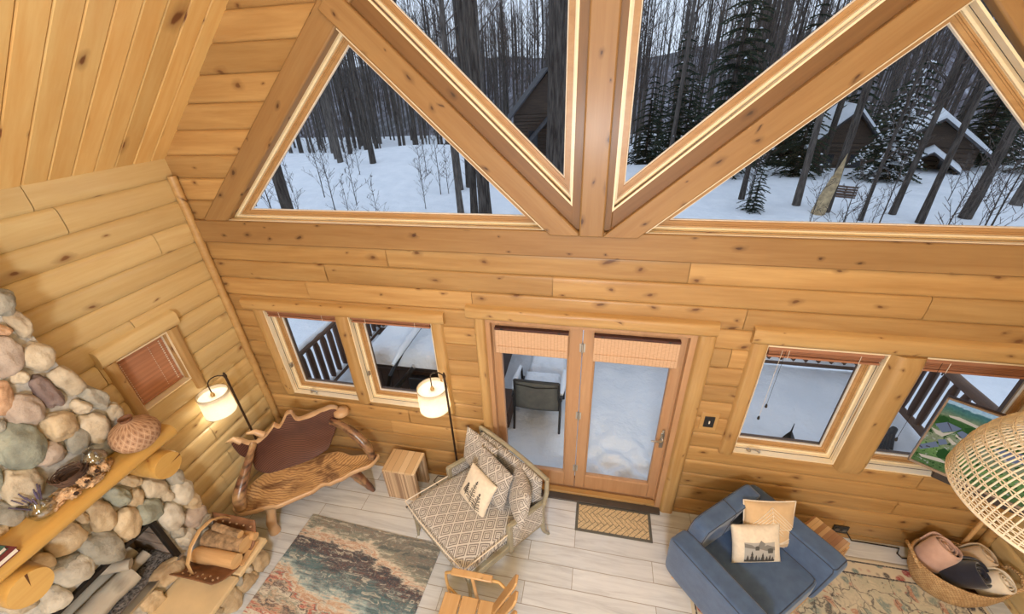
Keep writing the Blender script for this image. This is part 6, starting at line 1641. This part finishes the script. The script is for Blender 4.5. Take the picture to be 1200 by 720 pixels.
# ------------------------------------------------------------------ lamps
def shade_mat():
    q = NT('linen_shade'); v = q.coord(); n = q.noise(q.coord(scale=(1, 1, 3)), 60, 3)
    c = q.ramp(n, [(.3, lin(246, 240, 226)), (.7, lin(252, 248, 238))]); q.col(c); q.set(.9)
    tr = q.n('ShaderNodeBsdfTranslucent'); q.l(c, tr.inputs[0]); mx = q.n('ShaderNodeMixShader'); mx.inputs[0].default_value = .55
    q.l(q.b.outputs[0], mx.inputs[1]); q.l(tr.outputs[0], mx.inputs[2]); q.l(mx.outputs[0], q.out.inputs[0]); return q.m
M['shade'] = shade_mat()
def floor_lamp(label, pole, cen, r, zt, h, top):
    t = thing('floor_lamp', label, 'lamp', (pole[0], pole[1], 0)); d = V((cen[0]-pole[0], cen[1]-pole[1], 0))
    m = MB(); m.lathe([(.115, 0), (.12, .006), (.115, .018), (.03, .026), (.014, .04)], 32); m.build('base', M['bronze'], t)
    m = MB(); m.tube([(0, 0, .02), (0, 0, .8), (0, 0, top)], .011, 10); m.lathe([(.014, -.01), (.016, 0), (.01, .03), (.004, .045)], 12, (0, 0, top)); m.build('pole', M['bronze'], t)
    m = MB(); P_ = [V((0, 0, top-.02))]
    for k in range(1, 9):
        a = pi*k/8*.98; P_.append(V((0, 0, top-.02))+d*(.5-.5*cos(a))+V((0, 0, .055*sin(a)-.04*(k/8)**2)))
    P_.append(d+V((0, 0, zt-.03))); m.tube(P_, .006, 8); m.build('arm', M['bronze'], t, ang=80)
    m = MB(); nn = 48; z0, z1 = zt-h, zt; pr = [(r*1.02, z0), (r*.985, z1)]
    m.lathe(pr, nn, d, cap0=False, cap1=False); m.lathe([(r*1.02-.003, z0), (r*.985-.003, z1)], nn, d, cap0=False, cap1=False)
    sh = m.build('lamp_shade', M['shade'], t, ang=80)
    trm = plain('shade_trim', lin(206, 190, 164), .8)
    for rr, zz in ((r*.985, z1), (r*1.02, z0)):
        m = MB(); m.tube([d+V((rr*cos(a*2*pi/40), rr*sin(a*2*pi/40), zz)) for a in range(40)], .0035, 6, closed=True); m.build('shade_trim', trm, sh, ang=80)
    m = MB(); m.lathe([(.001, 0), (r*.965, .0)], 40, d+V((0, 0, zt-.035)), cap0=False, cap1=False); m.build('top_diffuser', M['shade'], sh)
    m = MB(); m.lathe([(.018, -.04), (.02, -.02), (.012, .0), (.02, .012), (.014, .03), (.006, .045)], 14, d+V((0, 0, zt-.03))); m.build('finial', plain('brass_finial', lin(190, 156, 100), .35, .7), t)
    m = MB(); m.lathe([(.012, 0), (.03, -.04), (.032, -.065), (.02, -.09), (.002, -.098)], 14, d+V((0, 0, zt-.07))); m.build('bulb', emit('bulb_glow', lambda q: (1, .86, .62, 1), 12), t)
    ld = bpy.data.lights.new('lamp_light', 'POINT'); ld.energy = LAMP_W; ld.color = (1, .93, .82); ld.shadow_soft_size = .035
    lo = bpy.data.objects.new('lamp_light', ld); COL.objects.link(lo); lo.location = V((pole[0], pole[1], 0))+d+V((0, 0, zt-.19))
    return t
LAMP_W = 2.2
floor_lamp('lit floor lamp with white drum shade in the corner behind the bench', (-3.315, -.53), (-3.44, -.625), .132, 1.545, .228, 1.69)
floor_lamp('lit floor lamp with white drum shade between the side table and the chaise', (-1.268, -.2), (-1.425, -.165), .145, 1.50, .25, 1.68)
m = MB(); m.tube([(-1.35, -.12, .008), (-1.5, -.02, .007), (-1.62, -.02, .007), (-1.64, -.10, .007), (-1.55, -.16, .007), (-1.42, -.14, .007)], .005, 6); tag(m.build('lamp_cord', M['bronze'], ang=80), 'thin brown lamp cord on the floor between the side table and the chaise', 'cord')
m = MB(); m.tube([(2.56, -.012, .1), (2.62, -.03, .012), (2.75, -.028, .010), (2.9, -.03, .010), (3.02, -.035, .010), (2.97, -.09, .010), (2.99, -.13, .010), (3.06, -.12, .010)], .006, 6); tag(m.build('power_cord', M['black'], ang=80), 'black power cord along the floor between the outlet and the basket', 'cord')
# rattan lamp
cane = wood('rattan_cane', lin(250, 240, 220), lin(238, 222, 192), 'Z', .5, 0, tone=.12, desat=False)
px, py = 3.36, -.10; dcx, dcy, zr, RR, HH = 2.63, -.98, 1.85, .486, .53
t = thing('rattan_lamp', 'tall arched floor lamp with a big open weave rattan dome shade beside the basket', 'lamp', (px, py, 0))
D_ = V((dcx-px, dcy-py, 0))
m = MB(); m.lathe([(.1, 0), (.105, .01), (.1, .03), (.03, .04)], 28); m.build('base', M['black'], t)
m = MB(); m.tube([(0, 0, .03), (0, 0, 1.2), (0, 0, 2.0), D_*.06+V((0, 0, 2.3)), D_*.25+V((0, 0, 2.56)), D_*.55+V((0, 0, 2.68)), D_*.85+V((0, 0, 2.64)), D_*.97+V((0, 0, 2.52)), D_+V((0, 0, zr+HH))], .016, 10); m.build('pole', M['pale'], t, ang=80)
dome = lambda a, s, k=1.0: V((RR*k*cos(a)*max(0.02, cos(s*pi/2))**.62, RR*k*sin(a)*max(0.02, cos(s*pi/2))**.62, zr+HH*sin(s*pi/2)))+D_
m = MB()
for k in range(104):
    a = 2*pi*k/104; m.tube([dome(a+.10*s_/10, s_/10*.985) for s_ in range(11)], .0048, 5, cap=False)
w_ = m.build('vertical_canes', cane, t, ang=80)
m = MB()
for s_ in (.03, .07, .11, .2, .28, .38, .47, .56, .66, .75, .83, .91):
    for kk in (0, 1):
        m.tube([dome(2*pi*k/96, s_+(.016 if kk else 0)+.022*nz(cos(2*pi*k/96)*2.2, sin(2*pi*k/96)*2.2, s_*9)*(1 if s_ > .15 else 0)+.004*(1 if (k+kk) % 2 else -1), 1.008) for k in range(96)], .0036, 5, closed=True)
m.build('woven_rings', cane, t, ang=80)
m = MB(); m.tube([dome(2*pi*k/64, 0) for k in range(64)], .010, 8, closed=True); m.build('rim', cane, t, ang=80)
m = MB(); m.lathe([(.03, -.02), (.035, 0), (.02, .02)], 16, D_+V((0, 0, zr+HH))); m.lathe([(.022, -.12), (.024, -.05), (.022, -.02)], 14, D_+V((0, 0, zr+HH))); m.build('socket', M['black'], t)
m = MB(); m.lathe([(.014, 0), (.032, -.05), (.034, -.075), (.02, -.1), (.002, -.11)], 16, D_+V((0, 0, zr+HH-.12))); m.build('bulb', plain('frosted_bulb', lin(238, 234, 224), .4), t)
# ------------------------------------------------------------------ light
wl = bpy.data.worlds.new('overcast_sky'); SC.world = wl; wl.use_nodes = True
nt = wl.node_tree; nt.nodes.clear()
bg = nt.nodes.new('ShaderNodeBackground'); ow = nt.nodes.new('ShaderNodeOutputWorld'); nt.links.new(bg.outputs[0], ow.inputs[0])
bg.inputs[0].default_value = (.74, .84, 1.0, 1); bg.inputs[1].default_value = 1.12
def fill_light(loc, w, r, c=(.88, .95, 1)):  # added fill point without a fixture, out of view, brightens the room
    l = bpy.data.lights.new('unseen_fill', 'POINT'); l.energy = w; l.color = c; l.shadow_soft_size = r
    o = bpy.data.objects.new('unseen_fill', l); COL.objects.link(o); o.location = loc
fill_light((0, -3.6, 6.15), 95, .3)
fill_light((0, -6.6, 6.15), 110, .3)
fill_light((-.11, -4.7, 3.2), 390, .27)
fill_light((-.12, -7.2, 3.1), 170, .3)
vs_ = SC.view_settings; SC.display_settings.display_device = 'sRGB'
vs_.view_transform = 'Standard'; vs_.look = 'None'; vs_.gamma = 1; vs_.use_curve_mapping = False; vs_.exposure = 0
cy = SC.cycles
cy.use_denoising = True; cy.max_bounces = 8; cy.transparent_max_bounces = 16; cy.diffuse_bounces = 4; cy.glossy_bounces = 3; cy.sample_clamp_indirect = 6; cy.caustics_reflective = False; cy.caustics_refractive = False
